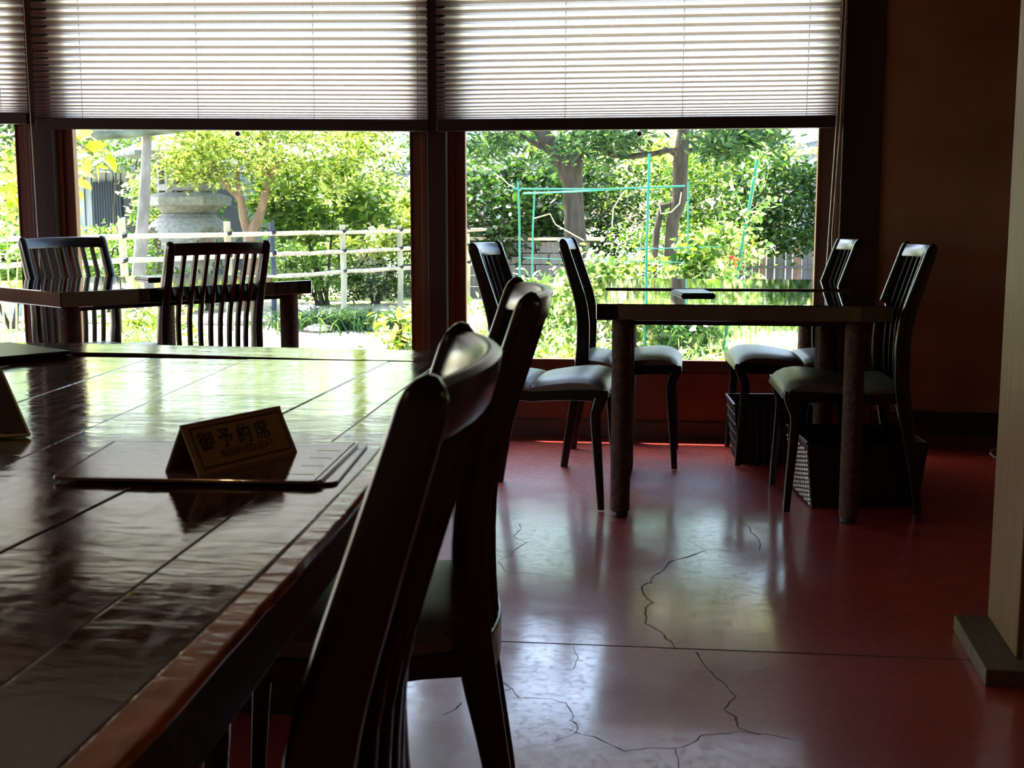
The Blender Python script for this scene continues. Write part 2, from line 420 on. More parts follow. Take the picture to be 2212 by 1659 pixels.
CR = [([(1527, 1188), (1480, 1205), (1445, 1213), (1432, 1235), (1410, 1243), (1408, 1258), (1395, 1262), (1384, 1269), (1398, 1292), (1410, 1302), (1392, 1312), (1398, 1335), (1395, 1348), (1430, 1366), (1438, 1378), (1452, 1388), (1460, 1402)], .0024),
      ([(1503, 1408), (1510, 1422), (1522, 1438), (1542, 1460), (1566, 1478), (1572, 1490), (1587, 1505), (1575, 1518), (1565, 1535), (1590, 1550), (1592, 1565), (1600, 1573), (1645, 1588)], .0018),
      ([(1000, 1440), (1062, 1464), (1085, 1474), (1105, 1488), (1122, 1507), (1190, 1510), (1220, 1518), (1232, 1535), (1240, 1550), (1233, 1555), (1250, 1570), (1243, 1583), (1285, 1592), (1325, 1612), (1348, 1622), (1400, 1616), (1455, 1618), (1500, 1603), (1518, 1588), (1600, 1580), (1680, 1590), (1760, 1610)], .0012),
      ([(1123, 1130), (1125, 1143), (1110, 1158), (1136, 1172), (1118, 1185), (1100, 1200), (1076, 1213), (1095, 1235), (1130, 1238), (1165, 1240), (1208, 1248)], .0014),
      ([(1483, 1167), (1505, 1177), (1519, 1187), (1560, 1188), (1610, 1192)], .0012),
      ([(1595, 1122), (1618, 1138), (1622, 1150), (1640, 1165), (1644, 1176), (1638, 1190)], .0016),
      ([(1062, 1500), (1085, 1492), (1105, 1488)], .001), ([(1240, 1396), (1247, 1420), (1238, 1445)], .001),
      ([(958, 1545), (985, 1530), (996, 1518)], .0016), ([(1460, 1618), (1464, 1650), (1480, 1700)], .0014),
      ([(1200, 1600), (1235, 1588), (1243, 1583)], .0008)]
cm = MB()
for pts, w in CR: ribbon(cm, [atz(x, y, 0) for x, y in pts], w * 1.35, .003, sub=3)
cm.build('floor_crack', 'crack_dark', fl, fix=False)

# ------------------------------------------------------------------ pleated blinds
def blind(xa, xb, zla, zlb, label, cords_x):
    y = 5.700
    root = empty('pleated_blind', ((xa + xb) / 2, y, 0)); tag(root, label, 'window blind', 'pleated blinds over the windows')
    cx = (xa + xb) / 2
    L = xb - xa
    # pleat heights above the bottom rail: tightly stacked at the foot, opening upwards
    hs = [0.0]; pitch = .0085
    while hs[-1] < .95:
        hs.append(hs[-1] + pitch); pitch = min(.0385, pitch * 1.14 if pitch < .016 else pitch * 1.075)
    def zl(u): return zla + (zlb - zla) * u
    n = 24
    mb = MB(); fold = MB()
    for k, hh in enumerate(hs[:-1]):
        h2 = hs[k + 1]; dy = .010
        zz = [(hh, -dy), (hh + (h2 - hh) * .62, dy)]
        for (hz, yy) in zz + ([(hs[-1], -dy)] if k == len(hs) - 2 else []):
            for j in range(n + 1):
                u = j / n; mb.v.append((xa - cx + L * u, yy, zl(u) + .052 + hz))
    rows = len(mb.v) // (n + 1)
    for r in range(rows - 1):
        for j in range(n):
            a = r * (n + 1) + j; mb.f.append((a, a + 1, a + n + 2, a + n + 1))
    mb.build('pleated_cloth', 'blind_cloth', root, fix=False)
    # the second layer of every cell, a doubled strip behind each fold
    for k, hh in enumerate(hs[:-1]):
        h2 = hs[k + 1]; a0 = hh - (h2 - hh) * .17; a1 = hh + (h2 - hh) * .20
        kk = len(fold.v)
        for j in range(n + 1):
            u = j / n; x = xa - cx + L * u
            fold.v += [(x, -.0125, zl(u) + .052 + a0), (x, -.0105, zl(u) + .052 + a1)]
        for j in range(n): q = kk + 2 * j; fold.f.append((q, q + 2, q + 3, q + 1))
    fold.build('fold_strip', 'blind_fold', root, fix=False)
    MB().hexa([(xa - cx, -.02, zla - .0), (xb - cx, -.02, zlb - .0), (xb - cx, .016, zlb), (xa - cx, .016, zla),
               (xa - cx, -.02, zla + .052), (xb - cx, -.02, zlb + .052), (xb - cx, .016, zlb + .052), (xa - cx, .016, zla + .052)]).build('bottom_rail', 'rail_dark', root, bevel=.004)
    MB().box(xa - cx, xb - cx, -.02, .03, 2.38, 2.43).build('head_rail', 'rail_dark', root)
    for x in cords_x:
        MB().tube([(x - cx, .0, zl((x - xa) / L) + .03), (x - cx + .003, .0, 2.38)], .0013, 5).build('lift_cord', 'cord_black', root)
    return root
blind(-4.75, -2.925, 1.475, 1.445, 'pleated blind at the far left edge, mostly outside the picture', [-4.4, -3.7, -3.06])
blind(-2.885, -1.022, 1.422, 1.398, 'middle pleated blind over the window with the stone lantern', [-2.66, -2.10, -1.55, -1.07])
blind(-.982, .792, 1.398, 1.402, 'right pleated blind over the window behind the four-chair table', [-.965, -.40, .12, .66])
# pull cords
for pts, lab in (([(-2.908, 5.668, 2.35), (-2.900, 5.668, 1.44), (-2.895, 5.668, .93), (-2.89, 5.668, .60)], 'thin white pull cord hanging beside the left column'),
                 ([(.800, 5.665, 2.35), (.786, 5.665, 1.45), (.765, 5.665, .85), (.755, 5.665, .62)], 'left of the two white pull cords by the right window frame'),
                 ([(.812, 5.66, 2.35), (.800, 5.66, 1.40), (.782, 5.66, .95), (.790, 5.66, .70)], 'right of the two white pull cords by the right window frame')):
    o = MB().tube(pts, .0024, 6).build('pull_cord', 'cord_white', smooth=True); tag(o, lab, 'cord')

# ------------------------------------------------------------------ dining chair
PROF = [(0, -.240, .030), (.10, -.226, .034), (.2, -.210, .038), (.3, -.193, .044), (.38, -.178, .052), (.44, -.169, .054), (.5, -.165, .052),
        (.58, -.164, .051), (.64, -.168, .050), (.69, -.178, .049), (.76, -.199, .044), (.85, -.228, .039), (.91, -.247, .036), (.93, -.253, .032)]
def pc(v): return interp([(a, b_, c_) for a, b_, c_ in PROF], v)
def rsec(cx, cu, cv, hx, hu, r, ang=0):
    """rounded rectangle in the x-u plane, tilted by ang about x"""
    P = []
    for sx, su in ((1, 1), (-1, 1), (-1, -1), (1, -1)):
        for (ox, ou) in (((0, 0), (-r, 0))if False else ()): pass
        if sx * su > 0: q = [(sx * hx, su * (hu - r)), (sx * (hx - r * .3), su * (hu - r * .3)), (sx * (hx - r), su * hu)]
        else: q = [(sx * (hx - r), su * hu), (sx * (hx - r * .3), su * (hu - r * .3)), (sx * hx, su * (hu - r))]
        P += q
    return [(cx + x, cu + u * math.cos(ang), cv + u * math.sin(ang)) for x, u in P]
def make_chair(label):
    root = empty('dining_chair'); tag(root, label, 'chair')
    LM = 'chair_lacquer'
    for s in (-1, 1):
        rows = []
        vs = [0, .1, .2, .3, .36, .40, .44, .48, .52, .58, .62, .66, .70, .74, .80, .86, .905]
        for v in vs:
            u, w = pc(v); x = s * (.195 + (.004 if v > .5 else 0))
            rows.append(rsec(x, u, v, .0145, w / 2, .006, .0 if v < .6 else -.28 * min(1, (v - .6) / .1) * -1))
        # rounded head of the post
        for v, k in ((.918, .88), (.926, .62), (.931, .25)):
            u, w = pc(v); rows.append(rsec(s * .199, u, v, .0145 * k, w / 2 * k, .004 * k, .28))
        MB().sweep(rows).build('rear_post', LM, root, smooth=50)
        # front leg, kneed under the seat corner
        fr = [(.428, .208, .044, .230), (.415, .210, .046, .232), (.40, .208, .045, .234), (.375, .200, .042, .235), (.345, .190, .037, .234), (.31, .190, .035, .233), (.2, .198, .031, .232), (.1, .205, .028, .231), (0.006, .211, .024, .230)]
        MB().sweep([rsec(s * (x - .015), u, v, .015 - .003 * (v < .2), w / 2, .006) for v, u, w, x in fr]).build('front_leg', LM, root, smooth=50)
        # side rail follows the fold of the seat
        sr = [(-.17, .405, .040), (-.10, .402, .036), (-.045, .396, .034), (.02, .402, .034), (.10, .408, .036), (.17, .410, .040), (.215, .408, .044)]
        MB().sweep([[(s * xx, u, v + dz) for xx, dz in ((x - .022, -hh / 2), (x, -hh / 2), (x, hh / 2), (x - .022, hh / 2))]
                    for (u, v, hh) in sr for x in [.200 + .035 * (u + .17) / .385]]).build('side_rail', LM, root, bevel=.003)
    rows = []
    for j in range(13):
        t = -1 + j / 6.0; x = t * .186; u = -.170 - .034 * (1 - t * t)
        rows.append([(x, u - .012, .365), (x, u + .012, .365), (x, u + .012, .428), (x, u - .012, .428)])
    MB().sweep(rows).build('rear_rail', LM, root, bevel=.004)
    MB().box(-.21, .21, .190, .214, .385, .425).build('front_rail', LM, root, bevel=.004)
    # seat: two padded panels meeting in a crease
    nu, nx = 34, 16
    top, bot = [], []
    prof = [(-.168, .437), (-.163, .452), (-.150, .459), (-.12, .457), (-.08, .452), (-.056, .447), (-.047, .437), (-.038, .446), (-.01, .453), (.05, .463), (.10, .469), (.15, .470), (.185, .464), (.21, .452), (.228, .436), (.234, .422)]
    mb = MB(); rows = []
    for u, v in prof:
        hw = .196 + .038 * (u + .168) / .4
        hw -= .012 * max(0, (u - .20) / .034) ** 2
        r = []
        for j in range(nx + 1):
            t = -1 + 2 * j / nx
            dz = -.018 * abs(t) ** 6 + .003 * (1 - t * t)
            r.append((hw * t, u, v + dz))
        low = .419
        r += [(hw * .99, u, min(v - .02, low)), (-hw * .99, u, min(v - .02, low))]
        rows.append(r)
    mb.sweep(rows).build('seat', 'seat_vinyl', root, smooth=55)
    # top rail, bowed backwards, and the slats beneath it
    rows = []
    for j in range(15):
        t = -1 + j / 7.0; x = t * .188; sag = .036 * (1 - t * t)
        r = []
        for v, w in ((.878, .010), (.883, .012), (.905, .011), (.920, .009), (.924, .003)):
            u, _ = pc(v); r.append((x, u + w - sag, v + .003 * (1 - t * t)))
        for v, w in ((.924, -.003), (.920, -.009), (.905, -.011), (.883, -.012), (.878, -.010)):
            u, _ = pc(v); r.append((x, u + w - sag, v + .003 * (1 - t * t)))
        rows.append(r)
    MB().sweep(rows).build('top_rail', LM, root, smooth=50)
    for k in range(8):
        t = (-3.5 + k) * .042 / .188; rows = []
        for v in (.400, .44, .48, .52, .56, .60, .64, .68, .72, .78, .84, .890):
            u, _ = pc(v); kk = min(1, (v - .40) / .35); sag = (.032 + .004 * kk) * (1 - t * t)
            x = t * .188 * (.93 + .07 * kk)
            rows.append([(x - .0075, u - .009 - sag, v), (x + .0075, u - .009 - sag, v), (x + .0075, u + .009 - sag, v), (x - .0075, u + .009 - sag, v)])
        MB().sweep(rows).build('slat', LM, root, bevel=.002, seg=1)
    return root
def face(dx, dy): return math.atan2(-dx, dy)          # rotation that turns the chair's front to (dx, dy)
first = make_chair('')
CH = [(-.442, 1.855, face(-.988, -.155), 'black slatted chair pushed under the big table, farther of the two, green-lit seat showing'),
      (-.417, .998, face(-1, -.095), 'black slatted chair nearest the camera, pushed under the big table edge'),
      (-.358, 4.515, face(.995, -.09), 'black slatted chair at left of the four-chair table, nearer one with creased seat'),
      (-.105, 5.235, face(.998, -.03), 'black slatted chair at left of the four-chair table, nearer the window, its back seen edge-on'),
      (.680, 4.545, face(-.998, -.02), 'black slatted chair at right of the four-chair table, nearer one before brown wall'),
      (.560, 5.33, face(-.998, -.04), 'black slatted chair at right of the four-chair table, nearer the window by the dark column'),
      (-1.80, 4.72, face(-.75, .66), 'black slatted chair seen from behind at the angled left table'),
      (-2.39, 5.20, face(.86, -.51), 'black slatted chair behind the angled left table, seen from its front')]
for i, (x, y, rz, lab) in enumerate(CH):
    c = first if i == 0 else copy_tree(first)
    c.location = (x, y, 0); c.rotation_euler = (0, 0, rz); c['label'] = lab; c['group'] = 'black slatted dining chairs'

# ------------------------------------------------------------------ small black tables with rope-wrapped legs
def rope_leg(x, y, ztop, parent, r=.034):
    prof = [(r * .8, .018)]
    z = .022; k = 0
    while z < ztop - .01:
        prof += [(r * .965, z), (r * 1.0, z + .003)]; z += .006; k += 1
    prof += [(r * .95, ztop)]
    o = MB().lathe(prof, 16, (x, y, 0)).build('leg', 'rope', parent, smooth=60)
    MB().lathe([(r * .75, 0), (r * .86, .004), (r * .86, .022)], 16, (x, y, 0)).build('foot_cap', 'plastic_black', o)
    return o
def small_table(name, loc, rz, lx, ly, zt, th, label, legs, legr=.034):
    t = empty(name, loc, rz); tag(t, label, 'table')
    MB().box(0, lx, 0, ly, zt - th, zt).build('tabletop', 'table_black', t, bevel=.004)
    MB().box(.09, lx - .09, .05, .07, zt - th - .018, zt - th - .001).box(.09, lx - .09, ly - .07, ly - .05, zt - th - .018, zt - th - .001).build('apron', 'chair_lacquer', t)
    for x, y in legs: rope_leg(x, y, zt - th, t, legr)
    return t
small_table('dining_table', (-.185, 4.165, 0), 0, .965, .785, .735, .055, 'black glossy table nearer the camera of the joined pair, rope-wrapped legs', [(.085, .055), (.855, .055), (.085, .73), (.855, .73)])
small_table('dining_table', (-.185, 4.955, 0), 0, .955, .70, .7415, .055, 'black glossy table nearer the window of the joined pair on the right', [(.085, .055), (.86, .055), (.085, .645), (.86, .645)])
small_table('dining_table', (-2.047, 4.149, 0), math.atan2(.877, .656), 1.095, .88, .760, .055, 'black glossy table set at an angle by the middle window', [(.06, .06), (1.02, .06), (.06, .80), (.90, .80)], .038)
# flat menu holders on them
def flat_menu(x, y, z, rz, lx, ly, label):
    t = empty('menu_holder', (x, y, z), rz); tag(t, label, 'menu')
    MB().box(-lx / 2, lx / 2, -ly / 2, ly / 2, 0, .007).build('cover', 'menu_black', t, bevel=.002)
    MB().box(-lx / 2 + .006, lx / 2 - .004, -ly / 2 + .004, ly / 2 - .004, .0075, .011).build('top_cover', 'menu_black', t)
flat_menu(.150, 4.70, .735, math.radians(8), .125, .24, 'flat black menu holder on the right table')
flat_menu(-2.075, 5.02, .760, math.radians(-48), .17, .09, 'flat black menu holder on the angled left table')

# ------------------------------------------------------------------ the big lacquered table in front
ZT1 = .725
T = empty('plank_table', (-1.0, 1.6, 0)); tag(T, 'large dark red-brown lacquered plank table in the foreground', 'table')
def loc(P): return [(x + 1.0, y - 1.6) for x, y in P]
def edge_x(y): return interp([(.2, -.296), (.65, -.303), (1.06, -.311), (1.56, -.333), (2.2, -.374), (2.82, -.420)], y)[0]
YE = [.25, .6, .9, 1.2, 1.5, 1.8, 2.1, 2.4, 2.592]
random.seed(8)
seams = [lambda y: edge_x(y) - .027 - .004 * math.sin(y * 3), lambda y: -.437 - .008 * (y - 1.6), lambda y: -.600 + .052 * (y - 1.1) * .6, lambda y: -.80 - .055 * (y - 1.4), lambda y: -1.02 - .05 * (y - 1.4), lambda y: -1.27 - .05 * (y - 1.4), lambda y: -1.50 - .05 * (y - 1.4), lambda y: -1.74 - .05 * (y - 1.4)]
for k in range(len(seams) - 1):
    gap = .0009
    R = [(seams[k](y) - gap * (k > 0), y) for y in YE]; Lf = [(seams[k + 1](y) + gap, y) for y in reversed(YE)]
    o = MB().prism(loc(R + Lf), ZT1 - .045, ZT1 - random.uniform(0, .0010)).build('plank', 'table_planks', T, bevel=.0018)
R = [(edge_x(y) + .0012 * math.sin(y * 11) + .0006 * math.sin(y * 51), y) for y in np.arange(.25, 2.59, .05)]
Lf = [(seams[0](y) + .0004, y) for y in np.arange(2.55, .2, -.1)]
MB().prism(loc(R + Lf), ZT1 - .012, ZT1 - .0004).build('edging', 'table_edging', T, bevel=.0022)
MB().prism(loc([(edge_x(2.59), 2.597), (edge_x(2.81), 2.800), (-1.9, 2.905), (-1.9, 2.70), (-1.125, 2.675), (-.7, 2.612)]), ZT1 - .045, ZT1 - .0004).build('end_board', 'table_planks', T, bevel=.002)
# hidden underside closing the joints, and the side apron
MB().prism(loc([(-.42, .27), (-.45, 2.57), (-1.85, 2.66), (-1.75, .27)]), ZT1 - .060, ZT1 - .0452).build('underside', 'table_side', T)
MB().hexa([(x + 1.0, y - 1.6, z) for z in (ZT1 - .098, ZT1 - .0125) for (x, y) in ((edge_x(.3) - .004, .26), (edge_x(2.75) - .006, 2.76), (edge_x(2.75) - .05, 2.76), (edge_x(.3) - .05, .26))]).build('apron', 'table_side', T, bevel=.004)
MB().hexa([(x + 1.0, y - 1.6, z) for z in (ZT1 - .098, ZT1 - .046) for (x, y) in ((-.46, 2.73), (-.46, 2.77), (-1.85, 2.86), (-1.85, 2.82))]).build('apron', 'table_side', T, bevel=.004)
MB().box(-.62 + 1, -1.75 + 1, 2.42 - 1.6, 2.47 - 1.6, 0, ZT1 - .061).build('leg', 'table_side', T, bevel=.004)  # added broad panel, unseen, blocks window reflections on the floor under the table
for x, y in ((-.56, .42), (-1.62, .42)):
    MB().box(x + 1 - .045, x + 1 + .045, y - 1.6 - .045, y - 1.6 + .045, 0, ZT1 - .06).build('leg', 'table_side', T, bevel=.004)

# menu board lying flat, two sheets, and its corner studs
B = empty('menu_board', (-.54, 1.5, ZT1)); tag(B, 'thin glossy brown menu board lying flat under the reserved sign', 'menu')
def bl(P): return [(p.x + .54, p.y - 1.5) for p in P]
def rpoly(P, r=.012):
    out = []
    n = len(P)
    for i in range(n):
        a, b_, c_ = Vector(P[i - 1]), Vector(P[i]), Vector(P[(i + 1) % n])
        d1 = (a - b_).normalized() * r; d2 = (c_ - b_).normalized() * r
        out += [tuple(b_ + d1), tuple(b_ + (d1 + d2) * .3), tuple(b_ + d2)]
    return out
low = bl([atz(150, 1040, ZT1), atz(725, 1049, ZT1), atz(797, 962, ZT1), atz(262, 958, ZT1)])
upp = bl([atz(108, 1037, ZT1 + .004), atz(690, 1046, ZT1 + .004), atz(778, 960, ZT1 + .004), atz(240, 957, ZT1 + .004)])
MB().prism(rpoly(low), 0.0006, .0036).build('lower_sheet', 'menu_board', B, bevel=.0006)
MB().prism(rpoly(upp), .0038, .0075).build('upper_sheet', 'menu_board', B, bevel=.0006)
ux = [Vector(p) for p in upp]
bm_ = MB()
for a, b_ in ((0, 1), (1, 2), (2, 3), (3, 0)):
    p, q = ux[a], ux[b_]; c_ = (ux[0] + ux[2]) / 2
    p2 = p.lerp(c_, .035); q2 = q.lerp(c_, .035); p3 = p.lerp(c_, .043); q3 = q.lerp(c_, .043)
    bm_.add([(p2.x, p2.y, .0080), (q2.x, q2.y, .0080), (q3.x, q3.y, .0080), (p3.x, p3.y, .0080)], [(0, 1, 2, 3)])
bm_.build('border_line', 'paper_edge', B)
ws = MB()
for j in range(4):
    p = ux[1].lerp(ux[2], .15 + .2 * j); c_ = p.lerp(ux[0].lerp(ux[3], .15 + .2 * j), .045); d_ = p.lerp(ux[0].lerp(ux[3], .15 + .2 * j), .13)
    ws.add([(c_.x, c_.y, .0082), (d_.x, d_.y, .0082), (d_.x, d_.y + .004, .0082), (c_.x, c_.y + .004, .0082)], [(0, 1, 2, 3)])
ws.build('clip_mark', 'acrylic_edge', B)

# reserved sign, a folded tent of card
zs = ZT1 + .0078
A0 = Vector((-.5235, 1.385, zs)); A1 = Vector((-.452, 1.545, zs))
u_ = (A1 - A0).normalized(); wdir = Vector((-u_.y, u_.x, 0))      # towards the back
Ls = (A1 - A0).length; dep = .056; hh = .0575
G = empty('table_sign', tuple(A0)); tag(G, 'cream tent sign with Japanese text and RESERVED SEAT on the menu board', 'sign')
apex = Vector((0, 0, hh)) + wdir * (dep / 2)
def sheet(p, q, r, s, nrm, th):
    n_ = nrm.normalized() * th
    return MB().hexa([p, q, q - n_, p - n_, s, r, r - n_, s - n_])
fN = u_.cross(apex).normalized()
if fN.z < 0: fN = -fN
bk = wdir * dep
bN = (apex - bk).cross(u_).normalized()
if bN.z < 0: bN = -bN
sheet(Vector((0, 0, 0)), u_ * Ls, u_ * Ls + apex, apex, fN, .0022).build('front_panel', 'paper_cream', G)
sheet(bk, bk + u_ * Ls, u_ * Ls + apex, apex, bN, .0022).build('back_panel', 'paper_cream', G)
eb = MB().tube([apex - Vector((0, 0, .0008)), apex + u_ * Ls - Vector((0, 0, .0008))], .0013, 6); eb.build('fold_edge', 'paper_edge', G)
vN = apex.normalized()
fr_ = MB(); slant = apex.length
def fp(a, b_, off=.0006): return u_ * a + vN * b_ + fN * off
def bar(a0, b0, a1, b1):
    fr_.add([fp(a0, b0), fp(a1, b0), fp(a1, b1), fp(a0, b1)], [(0, 1, 2, 3)])
m0, m1, t_ = .010, Ls - .007, .0019
c0, c1 = .006, slant - .006
bar(m0, c0, m1, c0 + t_); bar(m0, c1 - t_, m1, c1); bar(m0, c0, m0 + t_, c1); bar(m1 - t_, c0, m1, c1)
fr_.build('border_line', 'ink', G, fix=False)
def text(body, a, b_, size, off, parent, m, name, spacing=1.0):
    cu = bpy.data.curves.new(name, 'FONT'); cu.body = body; cu.size = size; cu.offset = off; cu.space_character = spacing
    cu.resolution_u = 3
    to = bpy.data.objects.new(name + '_src', cu); COL.objects.link(to)
    bpy.context.view_layer.update()
    me = bpy.data.meshes.new_from_object(to.evaluated_get(bpy.context.evaluated_depsgraph_get()))
    bpy.data.objects.remove(to); me.materials.clear(); me.materials.append(M[m])
    o = bpy.data.objects.new(name, me); COL.objects.link(o); o.parent = parent
    R_ = Matrix((tuple(u_), tuple(vN), tuple(fN))).transposed().to_4x4()
    o.matrix_local = Matrix.Translation(fp(a, b_, .0007)) @ R_
    return o
text('御予約席', .0170, .0290, .0262, .00034, G, 'ink', 'japanese_lettering', 1.47)
text('RESERVED SEAT', .046, .0150, .0135, .00002, G, 'ink', 'english_lettering', .98)

# photo card in an acrylic stand at the left edge
K = empty('card_stand', (-.866, 1.644, ZT1), 0); tag(K, 'slanted photo card in clear-edged stand at the left picture edge', 'card stand')
ka = Vector((-.93, -.36, 0)).normalized(); kb = Vector((-.105, .125, .078)); kt = Vector((0, 0, .001))
kn = ka.cross(kb).normalized(); kn = kn if kn.z > 0 else -kn
MB().hexa([Vector((0, 0, .004)), ka * .2 + Vector((0, 0, .004)), ka * .2 + Vector((0, 0, .004)) - kn * .003, Vector((0, 0, .004)) - kn * .003, kb, kb + ka * .2, kb + ka * .2 - kn * .003, kb - kn * .003]).build('card', 'photo_card', K)
MB().tube([Vector((0, 0, .004)), kb], .0016, 6).tube([kb, kb + ka * .2], .0016, 6).tube([Vector((0, 0, .004)), ka * .2 + Vector((0, 0, .004))], .0022, 6).build('acrylic_rim', 'acrylic_edge', K)
MB().hexa([Vector((0, 0, .001)), ka * .2 + Vector((0, 0, .001)), ka * .2 + Vector((-.07, .08, .001)), Vector((-.07, .08, .001)), Vector((0, 0, .004)), ka * .2 + Vector((0, 0, .004)), ka * .2 + Vector((-.07, .08, .004)), Vector((-.07, .08, .004))]).build('foot_plate', 'menu_black', K)
# dark folder behind it
Q = empty('menu_folder', (-1.50, 2.46, ZT1), math.radians(-35)); tag(Q, 'dark menu folder lying at the far left of the big table', 'menu')
MB().box(-.14, .14, -.10, .24, 0.001, .006).build('back_cover', 'menu_black', Q, bevel=.002)
MB().box(-.135, .14, -.095, .235, .007, .016).build('front_cover', 'menu_black', Q, bevel=.003)

# ------------------------------------------------------------------ luggage baskets
def basket(name, loc_, rz, bx, by, tx, ty, hgt, label, mesh_side=False):
    r = empty(name, loc_, rz); tag(r, label, 'basket')
    def wall(sx, parent):
        pass
    th = .004
    o = MB()
    c8 = lambda h, e=0: [(-(bx + (tx - bx) * h) / 2 + e, -(by + (ty - by) * h) / 2 + e), ((bx + (tx - bx) * h) / 2 - e, -(by + (ty - by) * h) / 2 + e), ((bx + (tx - bx) * h) / 2 - e, (by + (ty - by) * h) / 2 - e), (-(bx + (tx - bx) * h) / 2 + e, (by + (ty - by) * h) / 2 - e)]
    rows = [(0, 0), (1, 0), (1, th), (.03, th)]
    vs = []
    for h, e in rows: vs += [(x, y, hgt * h + .002) for x, y in c8(h, e)]
    fs = [(3, 2, 1, 0)] + [(4 * i + j, 4 * i + (j + 1) % 4, 4 * i + 4 + (j + 1) % 4, 4 * i + 4 + j) for i in range(3) for j in range(4)] + [(12, 13, 14, 15)]
    o.add(vs, fs).build('body', 'plastic_black', r)
    rim = MB(); P = [Vector((x, y, hgt)) for x, y in c8(1)]
    for a in range(4): rim.tube([P[a], P[(a + 1) % 4]], .006, 8)
    rim.build('rim', 'plastic_black', r, smooth=True)
    rb = MB()
    for k in range(1, 6):
        h = k / 6; P = [Vector((x, y, hgt * h)) for x, y in c8(h, -.001)]
        for a in range(4): rb.tube([P[a], P[(a + 1) % 4]], .0022, 5)
    for k in (range(1, 12) if not mesh_side else ()):
        t = k / 12
        for a in range(4):
            p0 = Vector((*c8(0)[a], 0)).lerp(Vector((*c8(0)[(a + 1) % 4], 0)), t); p1 = Vector((*c8(1)[a], hgt)).lerp(Vector((*c8(1)[(a + 1) % 4], hgt)), t)
            rb.tube([p0, p1], .0022, 5)
    rb.build('lattice', 'plastic_black', r)
    if mesh_side:
        # pale woven cover showing on the left side
        mb = MB(); h0, h1 = .03, .93
        a0, a1 = Vector((*c8(h0, -.003)[3], hgt * h0)), Vector((*c8(h0, -.003)[0], hgt * h0))
        b0, b1 = Vector((*c8(h1, -.003)[3], hgt * h1)), Vector((*c8(h1, -.003)[0], hgt * h1))
        nr, nc = 13, 9
        for i in range(nr):
            for j in range(nc):
                if True:
                    def q(s_, t_): return a0.lerp(a1, s_).lerp(b0.lerp(b1, s_), t_)
                    s0 = (j + .10) / nc; s1 = (j + .78) / nc; t0 = (i + (.45 if j % 2 else 0)) / (nr + .5); t1 = t0 + .62 / (nr + .5)
                    n_ = Vector((-.003, 0, 0)); d = .25 / nc
                    mb.hexa([q(s0, t0), q(s1, t0 + .008), q(s1, t0 + .008) + n_, q(s0, t0) + n_, q(s0 + d, t1), q(s1 + d, t1 + .008), q(s1 + d, t1 + .008) + n_, q(s0 + d, t1) + n_])
        mb.build('woven_cover', 'mesh_pale', r)
    return r
basket('luggage_basket', (.515, 5.31, 0), math.radians(3), .31, .26, .36, .31, .25, 'black plastic basket near the window wall under the right table')
basket('luggage_basket', (.742, 4.60, 0), math.radians(5), .37, .34, .42, .38, .235, 'black basket with pale woven side, under the nearer right chair', True)

# ------------------------------------------------------------------ wooden post on its footing, right edge
P_ = empty('wooden_post', (.92, 2.96, 0), math.radians(-3)); tag(P_, 'pale square wooden post on a flat footing at the right edge', 'post')
MB().box(-.085, .30, -.145, .16, .040, ZC).build('shaft', 'post_wood', P_, bevel=.004)
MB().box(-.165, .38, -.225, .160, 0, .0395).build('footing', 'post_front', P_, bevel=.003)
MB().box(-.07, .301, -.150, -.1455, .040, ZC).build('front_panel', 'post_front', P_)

# ------------------------------------------------------------------ cables by the right wall
pts = []
for k in range(40):
    t = k / 39; a = -1.2 + t * 4.6
    pts.append((1.505 + .03 * math.cos(a) + .012 * math.cos(2 * a), 5.50 + .10 * math.sin(a), .006))
o = MB().tube([atz(2165, 990, .004), atz(2148, 988, .005), atz(2139, 980, .006), atz(2142, 972, .006), atz(2165, 965, .006), atz(2200, 962, .006)], .0042, 8).build('white_cable', 'cord_white', smooth=True)
tag(o, 'white cable curling out from behind the wooden post', 'cable')
q = []
base = atz(2110, 948, 0)
for k in range(72):
    a = k / 71 * 2 * PI * 3
    q.append((base.x + .045 + .055 * math.cos(a) + .004 * math.sin(3 * a), 5.600 + .010 * math.sin(a * 2.1), .045 + .024 * math.sin(a)))
o = MB().tube([(1.03, 5.62, .16), (1.12, 5.615, .10), (1.2, 5.61, .06), (1.32, 5.60, .03), (q[0][0] - .07, 5.60, .02)] + q + [(1.65, 5.61, .02)], .0030, 6).build('power_cord', 'base_strip', smooth=True)
tag(o, 'brown power cord tied in a loop along the right baseboard', 'cable')
o = MB().tube([(.985, 5.66, .30), (1.02, 5.655, .20), (1.10, 5.65, .165), (1.3, 5.652, .155), (1.6, 5.652, .155)], .0035, 6).build('thin_cable', 'cord_black', smooth=True)
tag(o, 'thin black cable running along the top of the right baseboard', 'cable')


# ================================================================== garden
GZ = -.10
struct(MB().box(-60, 60, YF + .15, 90, GZ - .3, GZ).build('ground', 'garden_ground'))

